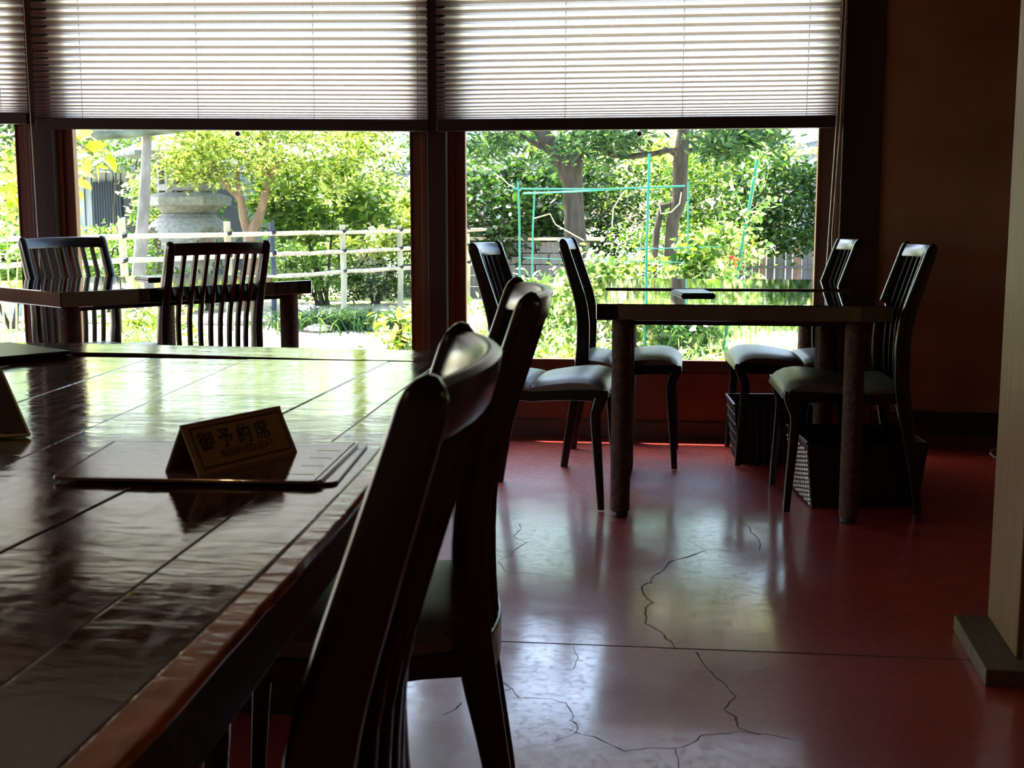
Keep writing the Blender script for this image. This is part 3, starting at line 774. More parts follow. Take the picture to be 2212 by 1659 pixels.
rng = np.random.default_rng(11)
def leaves(name, C, size, material, parent=None, up=.5, fold=.25, ratio=.45, shape='oval', tone=None, dirs=None, jit=1.0):
    """one mesh of many single leaves; C centres N x 3; size N or scalar"""
    C = np.asarray(C, float); n = len(C)
    size = np.broadcast_to(size, (n,)) * rng.uniform(.65, 1.35, n)
    if dirs is None:
        d = rng.normal(size=(n, 3)); d[:, 2] = d[:, 2] * .6 - .15
    else: d = np.asarray(dirs, float) + rng.normal(size=(n, 3)) * .25 * jit
    d /= np.linalg.norm(d, axis=1, keepdims=True)
    nn = rng.normal(size=(n, 3)); nn[:, 2] = np.abs(nn[:, 2]) + up * 2
    w = np.cross(d, nn); w /= np.linalg.norm(w, axis=1, keepdims=True) + 1e-9
    nn = np.cross(w, d)
    L = size[:, None]; Wd = L * ratio
    if shape == 'oval':
        pts = [(-.5, 0, 0), (-.15, .5, fold), (.2, .42, fold), (.5, 0, 0), (.2, -.42, fold), (-.15, -.5, fold)]
        faces = [(0, 3, 2, 1), (0, 5, 4, 3)]
    else:
        pts = [(-.5, 0, 0), (0, .5, fold), (.5, 0, 0), (0, -.5, fold)]
        faces = [(0, 2, 1), (0, 3, 2)]
    k = len(pts)
    V = np.zeros((n, k, 3))
    for i, (a, b_, c_) in enumerate(pts): V[:, i] = C + d * L * a + w * Wd * b_ + nn * Wd * c_ * .6
    V = V.reshape(-1, 3)
    m_ = len(faces[0]); F = (np.arange(n)[:, None, None] * k + np.array(faces)[None]).reshape(-1)
    me = bpy.data.meshes.new(name)
    me.vertices.add(len(V)); me.vertices.foreach_set('co', V.reshape(-1))
    me.loops.add(len(F)); me.loops.foreach_set('vertex_index', F.astype(np.int32))
    nf = len(F) // m_
    me.polygons.add(nf); me.polygons.foreach_set('loop_start', np.arange(0, len(F), m_, dtype=np.int32)); me.polygons.foreach_set('loop_total', np.full(nf, m_, dtype=np.int32))
    if tone is None: tone = rng.beta(.7, .7, n) if material in ('leaf_pale', 'leaf_yellow') else rng.beta(1.4, 1.4, n)
    at_ = me.attributes.new('tone', 'FLOAT', 'POINT'); at_.data.foreach_set('value', np.repeat(tone, k).astype(np.float32))
    me.update(calc_edges=True); me.validate()
    me.materials.append(M[material])
    o = bpy.data.objects.new(name, me); COL.objects.link(o)
    if parent: o.parent = parent
    return o
def blob(c, r, n, sprays=None, spread=.12, shell=.55):
    """leaf centres gathered in sprays inside an ellipsoid"""
    c = np.array(c, float); r = np.array(r, float) * np.ones(3)
    ns = sprays or max(6, n // 28)
    p = rng.normal(size=(ns, 3)); p /= np.linalg.norm(p, axis=1, keepdims=True)
    p *= rng.uniform(shell ** 3, 1, (ns, 1)) ** (1 / 3)
    cs = c + p * r
    idx = rng.integers(0, ns, n)
    return cs[idx] + rng.normal(size=(n, 3)) * spread * np.array([1, 1, .6])
def obj_at(name, p, label, cat, group=None):
    o = empty(name, tuple(p)); return tag(o, label, cat, group)
def sub(P, o): return [tuple(Vector(p) - o.location) for p in P]

def tree(name, foot, limbs, blobs, lm, bark, leaf_size, label, cat='tree', group=None, ratio=.45, shape='oval', spread=.14, up=.5):
    """limbs: [(points, radii)] in world space; blobs: [(centre, radii, count)]"""
    t = obj_at(name, foot, label, cat, group)
    L0 = t.location
    if limbs:
        mb = MB()
        for pts, rad in limbs: mb.tube(sub(pts, t), rad, 9)
        mb.build('trunk', bark, t, smooth=70)
    C = np.concatenate([blob(Vector(c) - L0, r, n, spread=spread) for c, r, n in blobs])
    leaves('foliage', C, leaf_size, lm, t, ratio=ratio, shape=shape, up=up)
    return t

# --- stone lantern behind the fence
LY = 15.3
lc = aty(412, 600, LY); lx = lc.x
LN = obj_at('stone_lantern', (lx, LY, GZ), 'grey hexagonal stone lantern on arched legs in the garden', 'lantern')
def LZ(py): return aty(412, py, LY).z - GZ
pxm = 2700.0 / (LY / math.cos(YAW))
def hexr(w): return w / pxm / 2
# arched base: six-sided dome skirt with legs
zb0, zb1 = 0.0, LZ(470)
mb = MB(); nseg = 96; rows_o, rows_i = [], []
def base_r(h): return hexr(196) * (1.0 - .34 * (max(0, h - .72) / .28) ** 2.2) * (1.0 + .05 * (1 - h))
hs = np.linspace(0, 1, 29)
def arch_open(a, h):
    k = (a * 4 / (2 * PI)) % 1.0
    return h < .90 and abs(k - .5) < .33 * math.sqrt(max(0, 1 - (h / .90) ** 3.6))
for h in hs:
    for j in range(nseg):
        a = 2 * PI * j / nseg + .12; r = base_r(h); mb.v.append((r * math.cos(a), r * math.sin(a), zb1 * h))
off = len(mb.v)
for h in hs:
    for j in range(nseg):
        a = 2 * PI * j / nseg + .12; r = base_r(h) - .11 ; mb.v.append((r * math.cos(a), r * math.sin(a), zb1 * h * .94))
keep = {}
for i in range(len(hs) - 1):
    for j in range(nseg):
        if arch_open(2 * PI * (j + .5) / nseg, (hs[i] + hs[i + 1]) / 2): continue
        keep[(i, j)] = 1
for (i, j) in keep:
    a = i * nseg + j; b_ = i * nseg + (j + 1) % nseg
    mb.f.append((a, b_, b_ + nseg, a + nseg)); mb.f.append((a + off, a + nseg + off, b_ + nseg + off, b_ + off))
    for (di, dj, e0, e1) in ((-1, 0, a, b_), (1, 0, b_ + nseg, a + nseg), (0, -1, a + nseg, a), (0, 1, b_, b_ + nseg)):
        if (i + di, (j + dj) % nseg) not in keep: mb.f.append((e0, e0 + off, e1 + off, e1))
mb.build('arched_base', 'stone_grey', LN, smooth=40)
MB().lathe([(hexr(118), zb1 - .03), (hexr(125), zb1 + .02), (hexr(112), zb1 + .05)], 24).build('collar', 'stone_grey', LN)
z0 = LZ(463); z1 = LZ(446); z2 = LZ(426); z3 = LZ(416)
MB().lathe([(hexr(85), z0 - .02), (hexr(118), z0 + .03), (hexr(140), z1)], 24).build('bowl', 'stone_grey', LN, smooth=40)
MB().lathe([(hexr(150), z1 - .002), (hexr(188), z1 + .012), (hexr(190), z2), (hexr(130), z3)], 6, rot=.18).build('hexagonal_dish', 'stone_grey', LN, bevel=.008)
# fire box with six windows
zf0, zf1 = z3, LZ(343)
mb = MB(); rf = hexr(132)
for k in range(6):
    a = k * PI / 3 + .18; b_ = a + PI / 3
    p = Vector((rf * math.cos(a), rf * math.sin(a), 0)); q = Vector((rf * math.cos(b_), rf * math.sin(b_), 0)); n_ = -(p + q).normalized() * .06
    def pan(s0, s1, h0, h1):
        A_ = p.lerp(q, s0); B_ = p.lerp(q, s1)
        mb.hexa([A_ + Vector((0, 0, h0)), B_ + Vector((0, 0, h0)), B_ + n_ + Vector((0, 0, h0)), A_ + n_ + Vector((0, 0, h0)), A_ + Vector((0, 0, h1)), B_ + Vector((0, 0, h1)), B_ + n_ + Vector((0, 0, h1)), A_ + n_ + Vector((0, 0, h1))])
    Hh = zf1 - zf0
    pan(0, .16, zf0, zf1); pan(.84, 1, zf0, zf1); pan(.16, .84, zf0 + .05 * Hh, zf0 + .24 * Hh) ; pan(.16, .84, zf0 + .86 * Hh, zf1)
    pan(.16, .22, zf0 + .24 * Hh, zf0 + .86 * Hh); pan(.78, .84, zf0 + .24 * Hh, zf0 + .86 * Hh)
mb.build('fire_box', 'stone_grey', LN)
zr = LZ(341)
MB().lathe([(hexr(120), zr - .02), (hexr(318), zr + .005), (hexr(322), zr + .06), (hexr(250), zr + .13), (hexr(150), zr + .24), (hexr(60), zr + .36), (hexr(30), zr + .40)], 6, rot=.18).build('roof', 'stone_roof', LN, bevel=.01)
MB().lathe([(.05, zr + .39), (.12, zr + .43), (.13, zr + .50), (.05, zr + .58), (.01, zr + .62)], 16).build('finial', 'stone_grey', LN, smooth=True)

# --- bamboo fence
FP = [(-60, 745, .0, 505, 0), (272, 741, 1, 473, 0), (497, 706, 0, 478, 0), (592, 697, 1, 480, 1), (743, 681, 1, 485, 0), (865, 668, 1, 487, 0), (1010, 661, 1, 505, 0), (1135, 655, 0, 515, 0)]
foot = [atz(px, py, GZ) for px, py, *_ in FP]
fnc = obj_at('bamboo_fence', (foot[4].x, foot[4].y, GZ), 'three-rail bamboo fence tied with black twine crossing the garden', 'fence')
# straight run through the posts seen in the photograph
a_, b_ = foot[1], foot[5]
def fence_pt(px):
    d = _ray(px, 700); e = b_ - a_
    # cross the view ray with the fence line on plan
    t = (a_.x * e.y - a_.y * e.x) / (d.x * e.y - d.y * e.x)
    return Vector((d.x * t, d.y * t, GZ))
ends = [fence_pt(px) for px in (-120, 1160)]
for px, py, s, top, dk in FP:
    p = fence_pt(px); d = math.hypot(p.x, p.y)
    zt_ = aty(px, top, p.y).z
    r = .034
    w_ = .028 if dk else r
    o = MB().tube(sub([p, (p.x + .01, p.y, .3), (p.x, p.y, zt_)], fnc), [w_, w_, w_ * .96], 10).build('post', 'shutter_navy' if dk else 'fence_post_wood', fnc, smooth=60)
    tw = MB()
    for zr_ in (.40, .62, .83):
        if px > 700 or zr_ > .5:
            for q_ in (-.008, .004, .014): tw.tube(sub([(p.x + .045 * math.cos(a), p.y + .045 * math.sin(a) - .01, zr_ + q_ + .012 * math.sin(a)) for a in np.linspace(0, 2 * PI, 13)], fnc), .005, 5)
    tw.build('twine', 'twine', o); bpy.data.objects[o.name].children[0].parent = o
for zr_, jit in ((.83, .003), (.62, .006), (.40, .007)):
    pts = []; n = 26
    for k in range(n + 1):
        p = ends[0].lerp(ends[1], k / n); p.y -= .05
        pts.append((p.x, p.y, zr_ - .03 * (k / n) + random.uniform(-jit, jit)))
    o = MB().tube(sub(pts, fnc), [.021 + .0035 * (k % 2) for k in range(n + 1)], 9).build('rail', 'bamboo', fnc, smooth=60)

# --- leaning grey tree and its long level limb
ty = 13.0
tree('leaning_tree', aty(300, 700, ty), [([aty(292, 705, ty), aty(300, 590, ty), aty(307, 500, ty), aty(314, 400, ty), aty(318, 290, ty), aty(316, 150, ty)], [.085, .075, .068, .056, .05, .045])],
     [(aty(316, 60, ty), (1.6, 1.2, .7), 3000)], 'leaf_mid', 'bark_pale', .07, 'slim leaning grey tree trunk in front of the stone lantern')
o = MB().tube([aty(150, 286, ty - .15), aty(200, 291, ty - .15), aty(260, 288, ty - .15), aty(330, 283, ty - .15), aty(420, 272, ty - .15), aty(520, 262, ty - .1)], [.07, .062, .058, .05, .05, .04], 9).build('level_limb', 'lichen_bark', smooth=70)
tag(o, 'level lichen-covered limb across the top of the middle window', 'branch')

# --- forked tree with yellow-green crown right of the lantern
cy = 14.1
def A(px, py, y=None): return aty(px, py, cy if y is None else y)
tree('forked_tree', A(541, 610), [([A(545, 680), A(542, 560), A(540, 505), A(560, 470), A(568, 440), A(578, 395), A(595, 360), A(612, 345)], [.12, .09, .075, .055, .05, .042, .035, .025]),
      ([A(538, 508), A(526, 470), A(520, 430), A(495, 405), A(470, 380), A(455, 350)], [.065, .05, .044, .04, .034, .02]),
      ([A(566, 450), A(574, 400), A(572, 350), A(577, 300), A(560, 240)], [.045, .036, .03, .026, .02]), ([A(520, 430), A(512, 380), A(520, 330)], [.03, .024, .015])],
     [(A(600, 300), (1.15, .9, .36), 2700), (A(470, 330), (.75, .6, .24), 1300), (A(440, 372), (.42, .35, .15), 900), (A(400, 340), (.30, .3, .10), 420), (A(500, 300), (.9, .8, .25), 1400), (A(700, 330), (1.0, .8, .30), 1500), (A(770, 370), (.7, .7, .30), 900), (A(640, 400), (.75, .6, .16), 600), (A(560, 170), (1.8, 1.2, .5), 2600), (A(740, 180), (1.6, 1.2, .5), 2000)],
     'leaf_yellow', 'bark_tan', .062, 'forked tree with yellow-green leaves right of the stone lantern', up=.6, spread=.10)

# --- broad green shrubs tree between fork and centre column
def clump(name, px, py, y, rx, rz, n, lm, ls, label, group, ratio=.5, ry=None, trunk=True, cat='shrub', spread=.09):
    c = aty(px, py, y); ry = ry or rx * .8
    f = Vector((c.x, c.y, GZ))
    limbs = []
    if trunk:
        for k in range(3):
            e = c + Vector((random.uniform(-.6, .6) * rx, random.uniform(-.4, .4) * ry, random.uniform(-.2, .5) * rz))
            limbs.append(([f + Vector((.03 * (k - 1), 0, 0)), f.lerp(e, .5) + Vector((.06 * (k - 1), 0, .03)), e], [.022, .016, .008]))
    return tree(name, f, limbs, [(c, (rx, ry, rz), n)], lm, 'bark_grey', ls, label, cat, group, ratio, spread=spread)
random.seed(3)
GS = 'shrubs and young trees across the garden'
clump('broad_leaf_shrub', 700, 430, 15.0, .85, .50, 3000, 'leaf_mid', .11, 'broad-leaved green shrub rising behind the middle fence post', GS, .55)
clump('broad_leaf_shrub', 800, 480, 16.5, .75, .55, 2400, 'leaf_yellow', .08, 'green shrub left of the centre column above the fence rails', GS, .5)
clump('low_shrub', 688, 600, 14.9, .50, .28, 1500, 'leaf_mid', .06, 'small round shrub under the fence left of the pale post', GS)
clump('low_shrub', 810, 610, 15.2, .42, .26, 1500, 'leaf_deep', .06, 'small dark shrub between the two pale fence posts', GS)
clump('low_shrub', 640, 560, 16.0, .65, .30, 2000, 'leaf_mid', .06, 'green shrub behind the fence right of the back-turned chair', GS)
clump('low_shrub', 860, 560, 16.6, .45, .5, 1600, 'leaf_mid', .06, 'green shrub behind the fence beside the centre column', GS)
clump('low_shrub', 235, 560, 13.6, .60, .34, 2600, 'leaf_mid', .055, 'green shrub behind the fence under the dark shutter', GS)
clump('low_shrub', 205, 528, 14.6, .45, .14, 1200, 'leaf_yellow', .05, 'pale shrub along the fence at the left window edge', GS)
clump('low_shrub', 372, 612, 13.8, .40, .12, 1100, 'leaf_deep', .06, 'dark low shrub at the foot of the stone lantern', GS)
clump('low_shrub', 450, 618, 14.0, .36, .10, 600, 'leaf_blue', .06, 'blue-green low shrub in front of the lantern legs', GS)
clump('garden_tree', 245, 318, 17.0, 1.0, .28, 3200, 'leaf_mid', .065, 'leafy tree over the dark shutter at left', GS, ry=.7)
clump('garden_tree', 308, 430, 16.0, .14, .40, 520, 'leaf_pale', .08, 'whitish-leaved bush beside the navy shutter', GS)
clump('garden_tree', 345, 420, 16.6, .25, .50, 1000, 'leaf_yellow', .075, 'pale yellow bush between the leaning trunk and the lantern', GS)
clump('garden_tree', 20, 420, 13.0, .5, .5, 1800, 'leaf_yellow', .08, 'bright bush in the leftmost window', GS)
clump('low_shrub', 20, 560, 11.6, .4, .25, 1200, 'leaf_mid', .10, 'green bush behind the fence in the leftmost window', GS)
clump('low_shrub', 330, 700, 9.6, .30, .16, 620, 'leaf_yellow', .07, 'pale yellow weed under the angled table', GS, trunk=False)
clump('low_shrub', 872, 718, 8.0, .09, .22, 320, 'leaf_yellow', .075, 'yellow-green plant at the foot of the centre column', GS, ratio=.4)
# distant hedge and woods closing the view
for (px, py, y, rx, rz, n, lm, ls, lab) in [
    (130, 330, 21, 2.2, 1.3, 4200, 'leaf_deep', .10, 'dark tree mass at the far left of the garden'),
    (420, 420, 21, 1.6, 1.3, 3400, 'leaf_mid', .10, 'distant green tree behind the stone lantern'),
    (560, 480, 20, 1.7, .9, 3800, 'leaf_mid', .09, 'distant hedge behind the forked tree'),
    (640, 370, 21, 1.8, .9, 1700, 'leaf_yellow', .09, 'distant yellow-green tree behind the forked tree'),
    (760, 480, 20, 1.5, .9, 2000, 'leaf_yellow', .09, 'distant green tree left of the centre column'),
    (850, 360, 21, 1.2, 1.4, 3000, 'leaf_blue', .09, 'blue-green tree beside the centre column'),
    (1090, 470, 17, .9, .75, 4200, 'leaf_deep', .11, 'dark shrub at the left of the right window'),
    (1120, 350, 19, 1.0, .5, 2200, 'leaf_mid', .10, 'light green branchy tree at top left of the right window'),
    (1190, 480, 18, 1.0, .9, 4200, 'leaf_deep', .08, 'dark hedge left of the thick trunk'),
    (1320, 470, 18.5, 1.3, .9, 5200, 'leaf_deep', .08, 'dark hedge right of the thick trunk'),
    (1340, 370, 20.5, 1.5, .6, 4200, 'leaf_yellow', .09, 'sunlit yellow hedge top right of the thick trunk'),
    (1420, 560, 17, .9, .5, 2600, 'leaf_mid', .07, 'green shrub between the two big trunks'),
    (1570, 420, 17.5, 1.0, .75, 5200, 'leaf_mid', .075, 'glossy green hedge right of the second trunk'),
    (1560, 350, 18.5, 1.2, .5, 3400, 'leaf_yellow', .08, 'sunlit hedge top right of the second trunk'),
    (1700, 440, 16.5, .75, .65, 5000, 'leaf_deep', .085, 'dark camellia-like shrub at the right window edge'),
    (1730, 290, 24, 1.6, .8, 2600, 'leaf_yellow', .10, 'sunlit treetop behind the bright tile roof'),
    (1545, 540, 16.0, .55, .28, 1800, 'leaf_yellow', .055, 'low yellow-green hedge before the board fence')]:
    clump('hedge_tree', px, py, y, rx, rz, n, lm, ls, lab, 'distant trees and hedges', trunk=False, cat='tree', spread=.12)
for (px, y, zc, rx, rz, n, lm, lab) in [(300, 27, 5.2, 5, 2.2, 5000, 'leaf_mid', 'tall distant tree crown left of the lantern'), (760, 29, 7.0, 5, 2.2, 3000, 'leaf_mid', 'tall distant tree crown over the forked tree'),
                              (1150, 26, 4.6, 4, 1.6, 3600, 'leaf_mid', 'tall distant tree crown over the left house'), (-100, 24, 4.5, 3.5, 2.2, 3600, 'leaf_mid', 'tall distant tree crown beyond the leftmost window')]:
    c = aty(px, 400, y); c.z = zc
    t = tree('distant_tree', Vector((c.x, c.y, GZ)), [([Vector((c.x, c.y, GZ)), Vector((c.x + .2, c.y, zc))], [.22, .12])], [(c, (rx, 2.2, rz), n)], lm, 'bark_grey', .17, lab, 'tree', 'distant trees and hedges', spread=.3)

# --- thick forked tree and second tree in the right window
by = 14.0
def Bp(px, py, y=by): return aty(px, py, y)
tree('thick_forked_tree', Bp(1240, 640), [([Bp(1245, 690), Bp(1243, 520), Bp(1240, 470), Bp(1236, 400), Bp(1222, 360), Bp(1196, 320), Bp(1172, 290), Bp(1140, 230)], [.15, .125, .118, .112, .115, .10, .085, .07]),
      ([Bp(1238, 410), Bp(1240, 350), Bp(1250, 300), Bp(1262, 240), Bp(1270, 150)], [.11, .10, .085, .07, .05]),
      ([Bp(1185, 325), Bp(1160, 312), Bp(1140, 300), Bp(1110, 285), Bp(1060, 270)], [.035, .032, .028, .024, .018]),
      ([Bp(1252, 312), Bp(1290, 318), Bp(1322, 335), Bp(1365, 338), Bp(1410, 332), Bp(1465, 322)], [.036, .036, .032, .034, .03, .022])],
     [(Bp(1238, 312, 13.6), (.07, .08, .14), 230), (Bp(1090, 300), (.22, .3, .10), 420), (Bp(1040, 330), (.16, .3, .12), 220), (Bp(1160, 345, 13.7), (.10, .2, .06), 90), (Bp(1345, 300), (.40, .4, .10), 900), (Bp(1300, 345, 13.8), (.10, .2, .05), 110), (Bp(1230, 90), (1.9, 1.4, .45), 4200)],
     'leaf_blue', 'bark_grey', .10, 'thick grey trunk forking under the blind in the right window', ratio=.28, spread=.11, up=.2)
y2 = 14.8
tree('second_tree', aty(1470, 640, y2), [([aty(1462, 690, y2), aty(1448, 560, y2), aty(1452, 480, y2), aty(1468, 430, y2), aty(1470, 350, y2), aty(1476, 285, y2), aty(1480, 180, y2)], [.10, .08, .075, .085, .09, .075, .06]),
      ([aty(1468, 340, y2), aty(1440, 322, y2), aty(1405, 335, y2), aty(1380, 322, y2)], [.03, .028, .028, .018]), ([aty(1472, 330, y2), aty(1510, 320, y2), aty(1560, 318, y2)], [.03, .026, .015]),
      ([aty(1410, 600, y2), aty(1418, 500, y2), aty(1430, 445, y2), aty(1455, 440, y2)], [.04, .04, .035, .03])],
     [(aty(1590, 300, 13.6), (.42, .4, .16), 1700), (aty(1560, 330, 13.8), (.2, .2, .10), 300), (aty(1650, 292, 14), (.2, .4, .1), 500), (aty(1500, 80, y2), (1.8, 1.4, .45), 3600)],
     'leaf_blue', 'bark_grey', .10, 'second grey trunk right of the thick forked one', ratio=.28, spread=.11, up=.2)

# --- houses and fence beyond
sh = obj_at('garden_shed', (aty(330, 500, 19).x, 19, GZ), 'grey-boarded shed with dark navy shutter beyond the lantern', 'shed')
x0_, x1_, xs0, xs1, xe = (aty(px, 450, 19).x - sh.location.x for px in (165, 520, 203, 265, 520))
zt_ = aty(300, 372, 19).z - GZ
MB().box(x0_, x1_, 0.05, 3, 0, zt_).build('wall', 'board_grey', sh)
mb = MB()
for k in range(int((x1_ - x0_) / .12)): mb.box(x0_ + k * .12, x0_ + k * .12 + .012, .035, .052, 0, zt_)
mb.build('batten', 'timber_navy', sh)
zs0, zs1 = aty(230, 482, 19).z - GZ, aty(230, 393, 19).z - GZ
s_ = MB().box(xs0, xs1, -.02, .04, .2, zs1).build('shutter', 'shutter_navy', sh)
mb = MB()
for k in range(11):
    x = xs0 + (k + .5) * (xs1 - xs0) / 11; mb.box(x - .008, x + .008, -.035, -.02, .2, zs1)
mb.build('shutter_rib', 'timber_navy', s_)
MB().box(xs1 + .02, x1_, -.01, .045, .1, aty(300, 408, 19).z - GZ).build('dark_boarding', 'timber_navy', sh)
MB().hexa([(x0_ - .3, -.6, zt_), (x1_ + .3, -.6, zt_), (x1_ + .3, 3, zt_ + 1.1), (x0_ - .3, 3, zt_ + 1.1), (x0_ - .3, -.6, zt_ + .1), (x1_ + .3, -.6, zt_ + .1), (x1_ + .3, 3, zt_ + 1.2), (x0_ - .3, 3, zt_ + 1.2)]).build('roof', 'stone_roof', sh)
hl = obj_at('neighbour_house', (aty(1040, 400, 24).x, 24, GZ), 'pale house with grey-blue roof behind the right window frame', 'house')
x0_, x1_ = aty(900, 400, 24).x - hl.location.x, aty(1075, 400, 24).x - hl.location.x
ze = aty(1040, 385, 24).z - GZ
MB().box(x0_, x1_, 0, 4, 0, ze).build('wall', 'wall_pale', hl)
MB().box(x0_ + .1, x1_ - .1, -.03, .01, aty(1040, 430, 24).z - GZ, ze - .15).build('window', 'shutter_navy', hl)
MB().hexa([(x0_ - .5, -.9, ze), (x1_ + .5, -.9, ze), (x1_ + .5, 3, ze + 1.6), (x0_ - .5, 3, ze + 1.6), (x0_ - .5, -.9, ze + .12), (x1_ + .5, -.9, ze + .12), (x1_ + .5, 3, ze + 1.75), (x0_ - .5, 3, ze + 1.75)]).build('roof', 'tile_roof', hl)
hr = obj_at('tiled_roof_house', (aty(1740, 320, 20).x, 20, GZ), 'house with bright ribbed tile roof at top right of the window', 'house')
p0, p1, p2, p3 = aty(1672, 336, 20), aty(1800, 306, 20), aty(1800, 262, 21.5), aty(1722, 284, 21.5)
def hl_(p): return p - hr.location
MB().hexa([hl_(p0), hl_(p1), hl_(p2), hl_(p3), hl_(p0) + Vector((0, 0, .05)), hl_(p1) + Vector((0, 0, .05)), hl_(p2) + Vector((0, 0, .05)), hl_(p3) + Vector((0, 0, .05))]).build('roof', 'tile_roof', hr)
mb = MB()
for k in range(15):
    t = k / 14; mb.tube([hl_(p0).lerp(hl_(p1), t) + Vector((0, 0, .05)), hl_(p3).lerp(hl_(p2), t) + Vector((0, 0, .05))], .035, 7)
mb.build('tile_rib', 'tile_roof', hr, smooth=60)
q0 = hl_(aty(1720, 330, 20.3)); MB().box(q0.x, q0.x + 1.6, .3, 1.5, 0, q0.z - .02).build('wall', 'board_grey', hr)
bf = obj_at('board_fence', (aty(1640, 560, 17.6).x, 17.6, GZ), 'weathered upright board fence behind the shrubs at right', 'fence')
random.seed(12)
x = aty(1480, 560, 17.6).x - bf.location.x; xe = aty(1800, 560, 17.6).x - bf.location.x; k = 0
while x < xe:
    w = random.uniform(.09, .16); MB().box(x, x + w - .012, 0, .02, 0, .62 + random.uniform(-.03, .05) + aty(1700, 520, 17.6).z * .25).build('board', 'fence_board_red' if k % 4 == 1 else 'fence_board', bf); x += w; k += 1
MB().box(aty(1480, 560, 17.6).x - bf.location.x, xe, -.03, 0, .36, .40).build('cross_rail', 'fence_board', bf)
gw = obj_at('block_wall', (aty(1060, 550, 16.5).x, 16.5, GZ), 'low grey block wall behind the right window frame', 'fence')  # a low garden wall of blocks
mb = MB()
for r_ in range(5):
    for c_ in range(7): mb.box(-1.2 + c_ * .36 + (r_ % 2) * .18, -1.2 + c_ * .36 + (r_ % 2) * .18 + .345, 0, .15, r_ * .15, r_ * .15 + .138)
mb.build('blocks', 'fence_board', gw)
MB().box(-1.3, 1.5, -.05, .2, .76, .80).build('coping', 'bamboo', gw)

# --- vegetable bed with green stakes in the right window
vy = 8.6
def stake(pts, r, lab):
    if (pts[0] - pts[-1]).z > .3: pts = pts[:-1] + [pts[-1].lerp(pts[-2], -1.0)]; k_ = (pts[-2].z - GZ) / (pts[-2].z - pts[-1].z); pts[-1] = pts[-2].lerp(pts[-1], k_)
    o = MB().tube(pts, r, 7).build('garden_stake', 'stake_green', smooth=True); tag(o, lab, 'stake', 'green garden stakes'); return o
def V(px, py, y=vy): return aty(px, py, y)
stake([V(1119, 392), V(1122, 470), V(1125, 770)], .0075, 'upright green stake, leftmost of the vegetable bed')
stake([V(1155, 412, 9.2), V(1151, 500, 9.2), V(1148, 740, 9.2)], .0065, 'upright green stake, second from the left')
stake([V(1403, 332), V(1398, 500), V(1392, 770)], .009, 'tall upright green stake behind the right table')
stake([V(1487, 392, 8.9), V(1486, 520, 8.9), V(1484, 760, 8.9)], .006, 'upright green stake by the second trunk')
stake([V(1636, 345), V(1618, 450), V(1600, 548), V(1560, 770)], .011, 'slanted green stake holding the tomato vine')
stake([V(1106, 408), V(1300, 409), V(1480, 402)], .0065, 'upper of the two level green stakes')
stake([V(1130, 418, 9.2), V(1240, 414, 9.0), V(1330, 409, 8.8)], .0065, 'lower, shorter of the two level green stakes')
stake([V(1370, 537), V(1430, 537), V(1560, 533)], .004, 'level green stake just above the right table')
stake([V(1130, 557), V(1250, 562), V(1480, 567)], .003, 'thin level green wire among the vines')

def plant(name, px, pyb, y, hgt, wid, nl, ls, lm, label, cat='plant', group='plants of the vegetable bed', ratio=.5, stems=5, extra=None):
    f = atz(px, pyb, GZ) if y is None else aty(px, pyb, y); f.z = GZ
    t = obj_at(name, f, label, cat, group)
    mb = MB(); C = []; Dd = []
    for k in range(stems):
        a = random.uniform(0, 2 * PI); sp = wid * random.uniform(.2, 1); hh_ = hgt * random.uniform(.6, 1)
        pts = [Vector((0, 0, 0)), Vector((math.cos(a) * sp * .3, math.sin(a) * sp * .3, hh_ * .5)), Vector((math.cos(a) * sp * .7, math.sin(a) * sp * .7, hh_ * .85)), Vector((math.cos(a) * sp, math.sin(a) * sp, hh_))]
        mb.tube(pts, [.006, .005, .004, .002], 5)
        for j in range(nl // stems):
            tt = random.uniform(.12, 1) * 3; i = min(2, int(tt)); p = pts[i].lerp(pts[i + 1], tt - i)
            o2 = Vector((random.gauss(0, 1), random.gauss(0, 1), random.gauss(0, .5))) * ls * .8
            C.append(tuple(p + o2)); Dd.append(tuple(o2 + Vector((0, 0, -.02))))
    mb.build('stem', 'stem_pale', t)
    leaves('foliage', C, ls, lm, t, ratio=ratio, dirs=Dd, up=.4)
    return t
random.seed(21)
lab_v = ['pale climbing vine left of the tall stake', 'bright bean plant behind the left chairs', 'dense bright vine below the level stakes', 'sunlit vine behind the right table', 'bright vine beside the slanted stake']
for px, y, hgt, wid, nl, ls, lm, lab in [
    (1100, 8.7, .70, .24, 511, 0.054, 'leaf_pale', 'pale vine climbing the leftmost stake'),
    (1160, 8.9, .72, .26, 511, 0.061, 'leaf_pale', 'green-leaved vine on the second stake'),
    (1210, 8.8, .74, .26, 527, 0.058, 'leaf_pale', 'bright leafy vine between two left chairs'),
    (1265, 8.7, .84, .26, 651, 0.054, 'leaf_pale', 'pale vine right of the edge-on chair back'),
    (1320, 8.8, .94, .28, 713, 0.054, 'leaf_pale', 'tall pale vine before the thick trunk'),
    (1370, 8.9, .92, .26, 651, 0.054, 'leaf_yellow', 'yellow-green vine left of the tall stake'),
    (1430, 8.7, .86, .26, 620, 0.058, 'leaf_pale', 'pale vine right of the tall stake'),
    (1490, 8.7, 1.10, .26, 744, 0.061, 'leaf_mid', 'green bean vine climbing to the level stake end'),
    (1530, 8.6, .80, .24, 558, 0.054, 'leaf_pale', 'pale low vine left of the tomato'),
    (1470, 8.4, .60, .30, 558, 0.061, 'leaf_blue', 'blue-green leafy plant behind the right table')]:
    plant('bean_vine', px, 760, y, hgt, wid, nl, ls, lm, lab, 'vine', ratio=.62, stems=7)
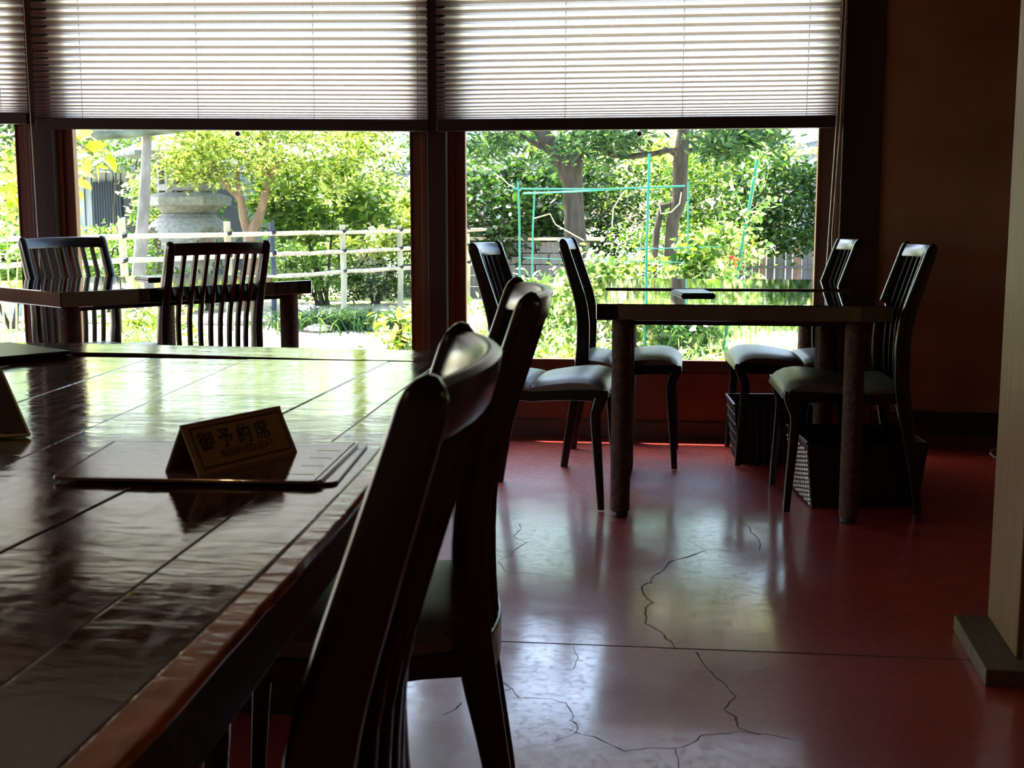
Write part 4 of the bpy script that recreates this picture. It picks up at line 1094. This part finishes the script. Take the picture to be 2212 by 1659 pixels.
for px, y, hgt, wid, nl, ls, lm, lab in [
    (1035, 7.6, .46, .22, 420, .05, 'leaf_yellow', 'fine pale plant next to the centre column in right window'),
    (1075, 7.3, .34, .22, 420, .05, 'leaf_pale', 'fine white-green plant left of the nearest chair back'),
    (1150, 7.5, .50, .26, 520, .05, 'leaf_pale', 'fine bright plant right of the nearest chair back'),
    (1205, 7.2, .42, .24, 520, .045, 'leaf_yellow', 'low bright plant between left chair backs'),
    (1310, 7.4, .40, .26, 420, .05, 'leaf_pale', 'low bright plant beside the left rope leg'),
    (1400, 7.3, .32, .26, 420, .05, 'leaf_yellow', 'low yellow plant under the right table'),
    (1480, 7.3, .34, .24, 420, .05, 'leaf_pale', 'low white-green plant above the farther seats'),
    (1550, 7.5, .36, .24, 420, .05, 'leaf_yellow', 'fine plant under the right end of the table'),
    (1240, 8.0, .52, .3, 460, .055, 'leaf_pale', 'bright flowering plant under the left table corner'),
    (1110, 8.0, .55, .25, 420, .06, 'leaf_pale', 'tall fine plant at the leftmost stake foot')]:
    plant('bed_plant', px, 760, y, hgt, wid, nl, ls, lm, lab, ratio=.32, stems=9)
# tomato vine on the slanted stake, with fruit
tv = obj_at('tomato_vine', V(1590, 700), 'pale tomato vine on the slanted stake with red fruit', 'vine'); tv.location.z = GZ
mb = MB(); main = [V(1575, 700), V(1588, 600), V(1606, 520), V(1620, 450), V(1632, 390), V(1638, 345), V(1642, 325)]
mb.tube(sub(main, tv), [.009, .008, .007, .006, .005, .004, .002], 6)
C = []; Dd = []
def twig(p, q, n, s=.03):
    mb.tube(sub([p, p.lerp(q, .5) + Vector((0, 0, .02)), q], tv), [.004, .003, .0015], 5)
    for k in range(n):
        r_ = p.lerp(q, random.uniform(.15, 1.05)); o2 = Vector((random.gauss(0, s), random.gauss(0, s), random.gauss(0, s)))
        C.append(tuple(r_ + o2 - tv.location)); Dd.append(tuple(o2))
for a, b2, n in [((1612, 480), (1580, 395), 26), ((1620, 455), (1675, 432), 30), ((1608, 520), (1560, 480), 34), ((1612, 500), (1640, 470), 50), ((1600, 560), (1668, 535), 40), ((1595, 590), (1640, 610), 50), ((1628, 410), (1652, 385), 24), ((1632, 390), (1610, 360), 20), ((1638, 350), (1650, 325), 34), ((1590, 620), (1500, 570), 60), ((1585, 640), (1640, 640), 50), ((1580, 660), (1540, 620), 40), ((1600, 540), (1545, 510), 40)]:
    twig(V(*a), V(*b2), n)
mb.build('stem', 'stem_pale', tv, smooth=60)
leaves('foliage', C, .05, 'leaf_pale', tv, dirs=Dd, ratio=.5)
for px, py, mt in ((1581, 556, 'tomato_red'), (1588, 566, 'tomato_orange'), (1596, 560, 'tomato_orange'), (1590, 574, 'tomato_orange')):
    p = V(px, py, vy - .03) - tv.location; r_ = .017 if mt == 'tomato_red' else .012
    MB().lathe([(r_ * math.sin(a), -r_ * math.cos(a)) for a in np.linspace(.15, PI - .15, 8)], 12, p).build('tomato', mt, tv, smooth=180)
# tendrils reaching out of the vines
for pts, lab in (([(1068, 375), (1085, 385), (1100, 400), (1112, 405)], 'white tendril reaching past the leftmost stake top'),
                 ([(1153, 472), (1188, 462), (1200, 485), (1235, 505), (1262, 520)], 'white bent vine shoot beside the edge-on chair back'),
                 ([(1425, 445), (1428, 462), (1450, 458), (1468, 440), (1472, 415)], 'curled yellow tendril hanging by the second trunk'),
                 ([(1322, 492), (1325, 450), (1340, 425), (1352, 410)], 'upright white shoot reaching the level stakes')):
    o = MB().tube([V(a, b2) for a, b2 in pts], .0042, 6).build('vine_tendril', 'stem_pale', smooth=60); t_ = tag(o, lab, 'vine', 'loose vine shoots')

# --- grasses
def grass(name, px, py, y, wid, hgt, n, label, lm='grass', lean=.6, w=.006):
    f = aty(px, py, y); f.z = GZ
    t = obj_at(name, f, label, 'grass'); V_ = []; Fc = []; tn = []
    for k in range(n):
        bx_, by_ = random.gauss(0, wid * .3), random.gauss(0, wid * .2); a = random.uniform(0, 2 * PI); h_ = hgt * random.uniform(.6, 1.1); l_ = lean * h_ * random.uniform(.4, 1.4)
        dx, dy = math.cos(a), math.sin(a); px_, py_ = -dy * w, dx * w; i0 = len(V_)
        for (s_, z_, ww) in ((0, 0, 1), (.25, .6, .9), (.65, .92, .7), (1, .85, .05)):
            V_ += [(bx_ + dx * l_ * s_ + px_ * ww, by_ + dy * l_ * s_ + py_ * ww, h_ * z_), (bx_ + dx * l_ * s_ - px_ * ww, by_ + dy * l_ * s_ - py_ * ww, h_ * z_)]; 
        tn += [random.random()] * 8
        for q_ in range(3): Fc.append((i0 + 2 * q_, i0 + 2 * q_ + 1, i0 + 2 * q_ + 3, i0 + 2 * q_ + 2))
    mb = MB(); mb.v = V_; mb.f = Fc
    o = mb.build('blades', lm, t, fix=False)
    at_ = o.data.attributes.new('tone', 'FLOAT', 'POINT'); at_.data.foreach_set('value', np.array(tn, dtype=np.float32))
grass('grass_clump', 738, 704, 12.0, 1.15, .20, 800, 'drooping grass clump on the ground before the fence post', 'leaf_blue', 2.2, .008)
grass('grass_clump', 1700, 650, 12.5, 1.2, .30, 420, 'tall grass blades at the foot of the board fence', 'grass', .4)
grass('grass_clump', 1620, 720, 9.0, .9, .22, 300, 'thin grass blades at the right end of the window', 'leaf_yellow', .5)
grass('grass_clump', 1500, 640, 11.5, 1.0, .22, 260, 'grass tuft under the second trunk', 'grass', .8)
grass('grass_clump', 330, 730, 9.2, .45, .26, 160, 'arching pale grass under the angled table', 'leaf_pale', 1.2)
# --- stones, kerb, bin
random.seed(31)
for px, py, y, r_, lab in [(688, 708, 11.6, .13, 'flat pale stone beside the drooping grass'), (660, 668, 12.6, .30, 'pale stone under the fence at left of the grass'), (815, 712, 11.8, .10, 'small pale stone right of the drooping grass'),
                         (40, 700, 9.6, .26, 'pinkish rock low in the leftmost window'), (70, 720, 9.0, .20, 'smaller pinkish rock next to the rock in the leftmost window'), (1080, 640, 11.5, .3, 'rock behind the left chair in the right window'),
                         (240, 475, 15.5, .20, 'pink brick-like block by the navy shutter'), (800, 590, 16.5, .30, 'pinkish boulder behind the fence rails')]:
    c = aty(px, py, y); c.z = max(GZ, min(c.z, .6)) if py < 600 else GZ
    mb = MB(); prof = [(r_ * .8, 0), (r_ * 1.0, r_ * .18), (r_ * .85, r_ * .42), (r_ * .4, r_ * .56), (.01, r_ * .6)]
    mb.lathe(prof, 11); mb.v = [(x * random.uniform(.85, 1.2), yy * random.uniform(.7, 1), z * random.uniform(.85, 1.15)) for x, yy, z in mb.v]
    o = mb.build('garden_rock', 'rock_pink', smooth=50); o.location = (c.x, c.y, GZ) if py > 600 else (c.x, c.y, GZ); 
    if py < 600: o.scale = (1, 1, (c.z - GZ + r_) / (r_ * .6))
    tag(o, lab, 'rock', 'garden rocks')
kb_ = obj_at('stone_kerb', (aty(430, 690, 12.2).x, 12.2, GZ), 'pale stone kerb edging the garden path', 'kerb')
MB().box(-4, 4, 0, .25, 0, .05).build('kerb_stones', 'rock_pink', kb_, bevel=.01)
bn = obj_at('storage_bin', atz(24, 688, GZ), 'pale blue-grey plastic bin outside, left of the angled table', 'bin')
MB().hexa([(-.16, -.1, 0), (.16, -.1, 0), (.16, .12, 0), (-.16, .12, 0), (-.19, -.12, .22), (.19, -.12, .22), (.19, .14, .22), (-.19, .14, .22)]).build('tub', 'bin_blue', bn, bevel=.01)
MB().box(-.2, .2, -.13, .15, .222, .25).build('lid', 'timber_navy', bn, bevel=.008)

# --- big lime leaves close to the glass at the left of the middle window
bgy = 6.9
bt = obj_at('persimmon_sapling', aty(108, 330, bgy), 'branch of big lime-green leaves at left of the middle window', 'branch')
bt.location.z = GZ; mb = MB(); gx = aty(108, 330, bgy); mb.tube(sub([(gx.x, gx.y, GZ), (gx.x + .02, gx.y, .8), aty(80, 320, bgy), aty(80, 250, bgy)], bt), [.014, .012, .009, .006], 7); mb.tube(sub([aty(80, 250, bgy), aty(150, 300, bgy), aty(200, 330, bgy)], bt), [.008, .006, .003], 6); mb.tube(sub([aty(80, 320, bgy), aty(150, 360, bgy), aty(185, 385, bgy)], bt), [.006, .005, .003], 6); mb.build('twig', 'bark_tan', bt, smooth=60)
BL = [(165, 300, 0), (178, 290, 20), (172, 325, -40), (195, 345, 30), (215, 335, -10), (225, 350, -40), (178, 352, -30), (182, 378, -20), (175, 398, -30), (170, 420, -50), (210, 375, 90), (232, 330, -25), (205, 318, 20), (190, 400, -60), (162, 372, 40), (240, 352, -70), (185, 300, 10), (170, 340, 10), (200, 300, -30), (222, 362, -15), (168, 445, -70), (186, 365, 60), (212, 352, 15), (160, 285, 30)]
C = []; Dd = []
for px, py, an in BL:
    p = aty(px, py, bgy + random.uniform(-.1, .1)); C.append(tuple(p - bt.location)); Dd.append((math.cos(math.radians(an)), random.uniform(-.3, .3), math.sin(math.radians(an))))
leaves('foliage', C, .105, 'leaf_big', bt, ratio=.5, dirs=Dd, jit=.4)
b2_ = obj_at('variegated_plant', aty(10, 470, 7.6), 'white-edged garden plant in the leftmost window', 'plant')
b2_.location.z = GZ; cz = aty(10, 460, 7.6).z
mb = MB(); [mb.tube([(.02 * k, 0, 0), (.04 * k, .02 * k, cz * .6), (.09 * k, .03, cz + .15)], [.008, .006, .003], 5) for k in (-2, -1, 0, 1, 2)]; mb.build('stem', 'stem_pale', b2_)
leaves('foliage', blob((0, 0, cz - .02), (.26, .2, .16), 260, spread=.05), .06, 'leaf_pale', b2_, ratio=.4)
leaves('foliage', blob((0, 0, cz + .32), (.24, .2, .16), 120, spread=.06), .085, 'leaf_big', b2_, ratio=.55)
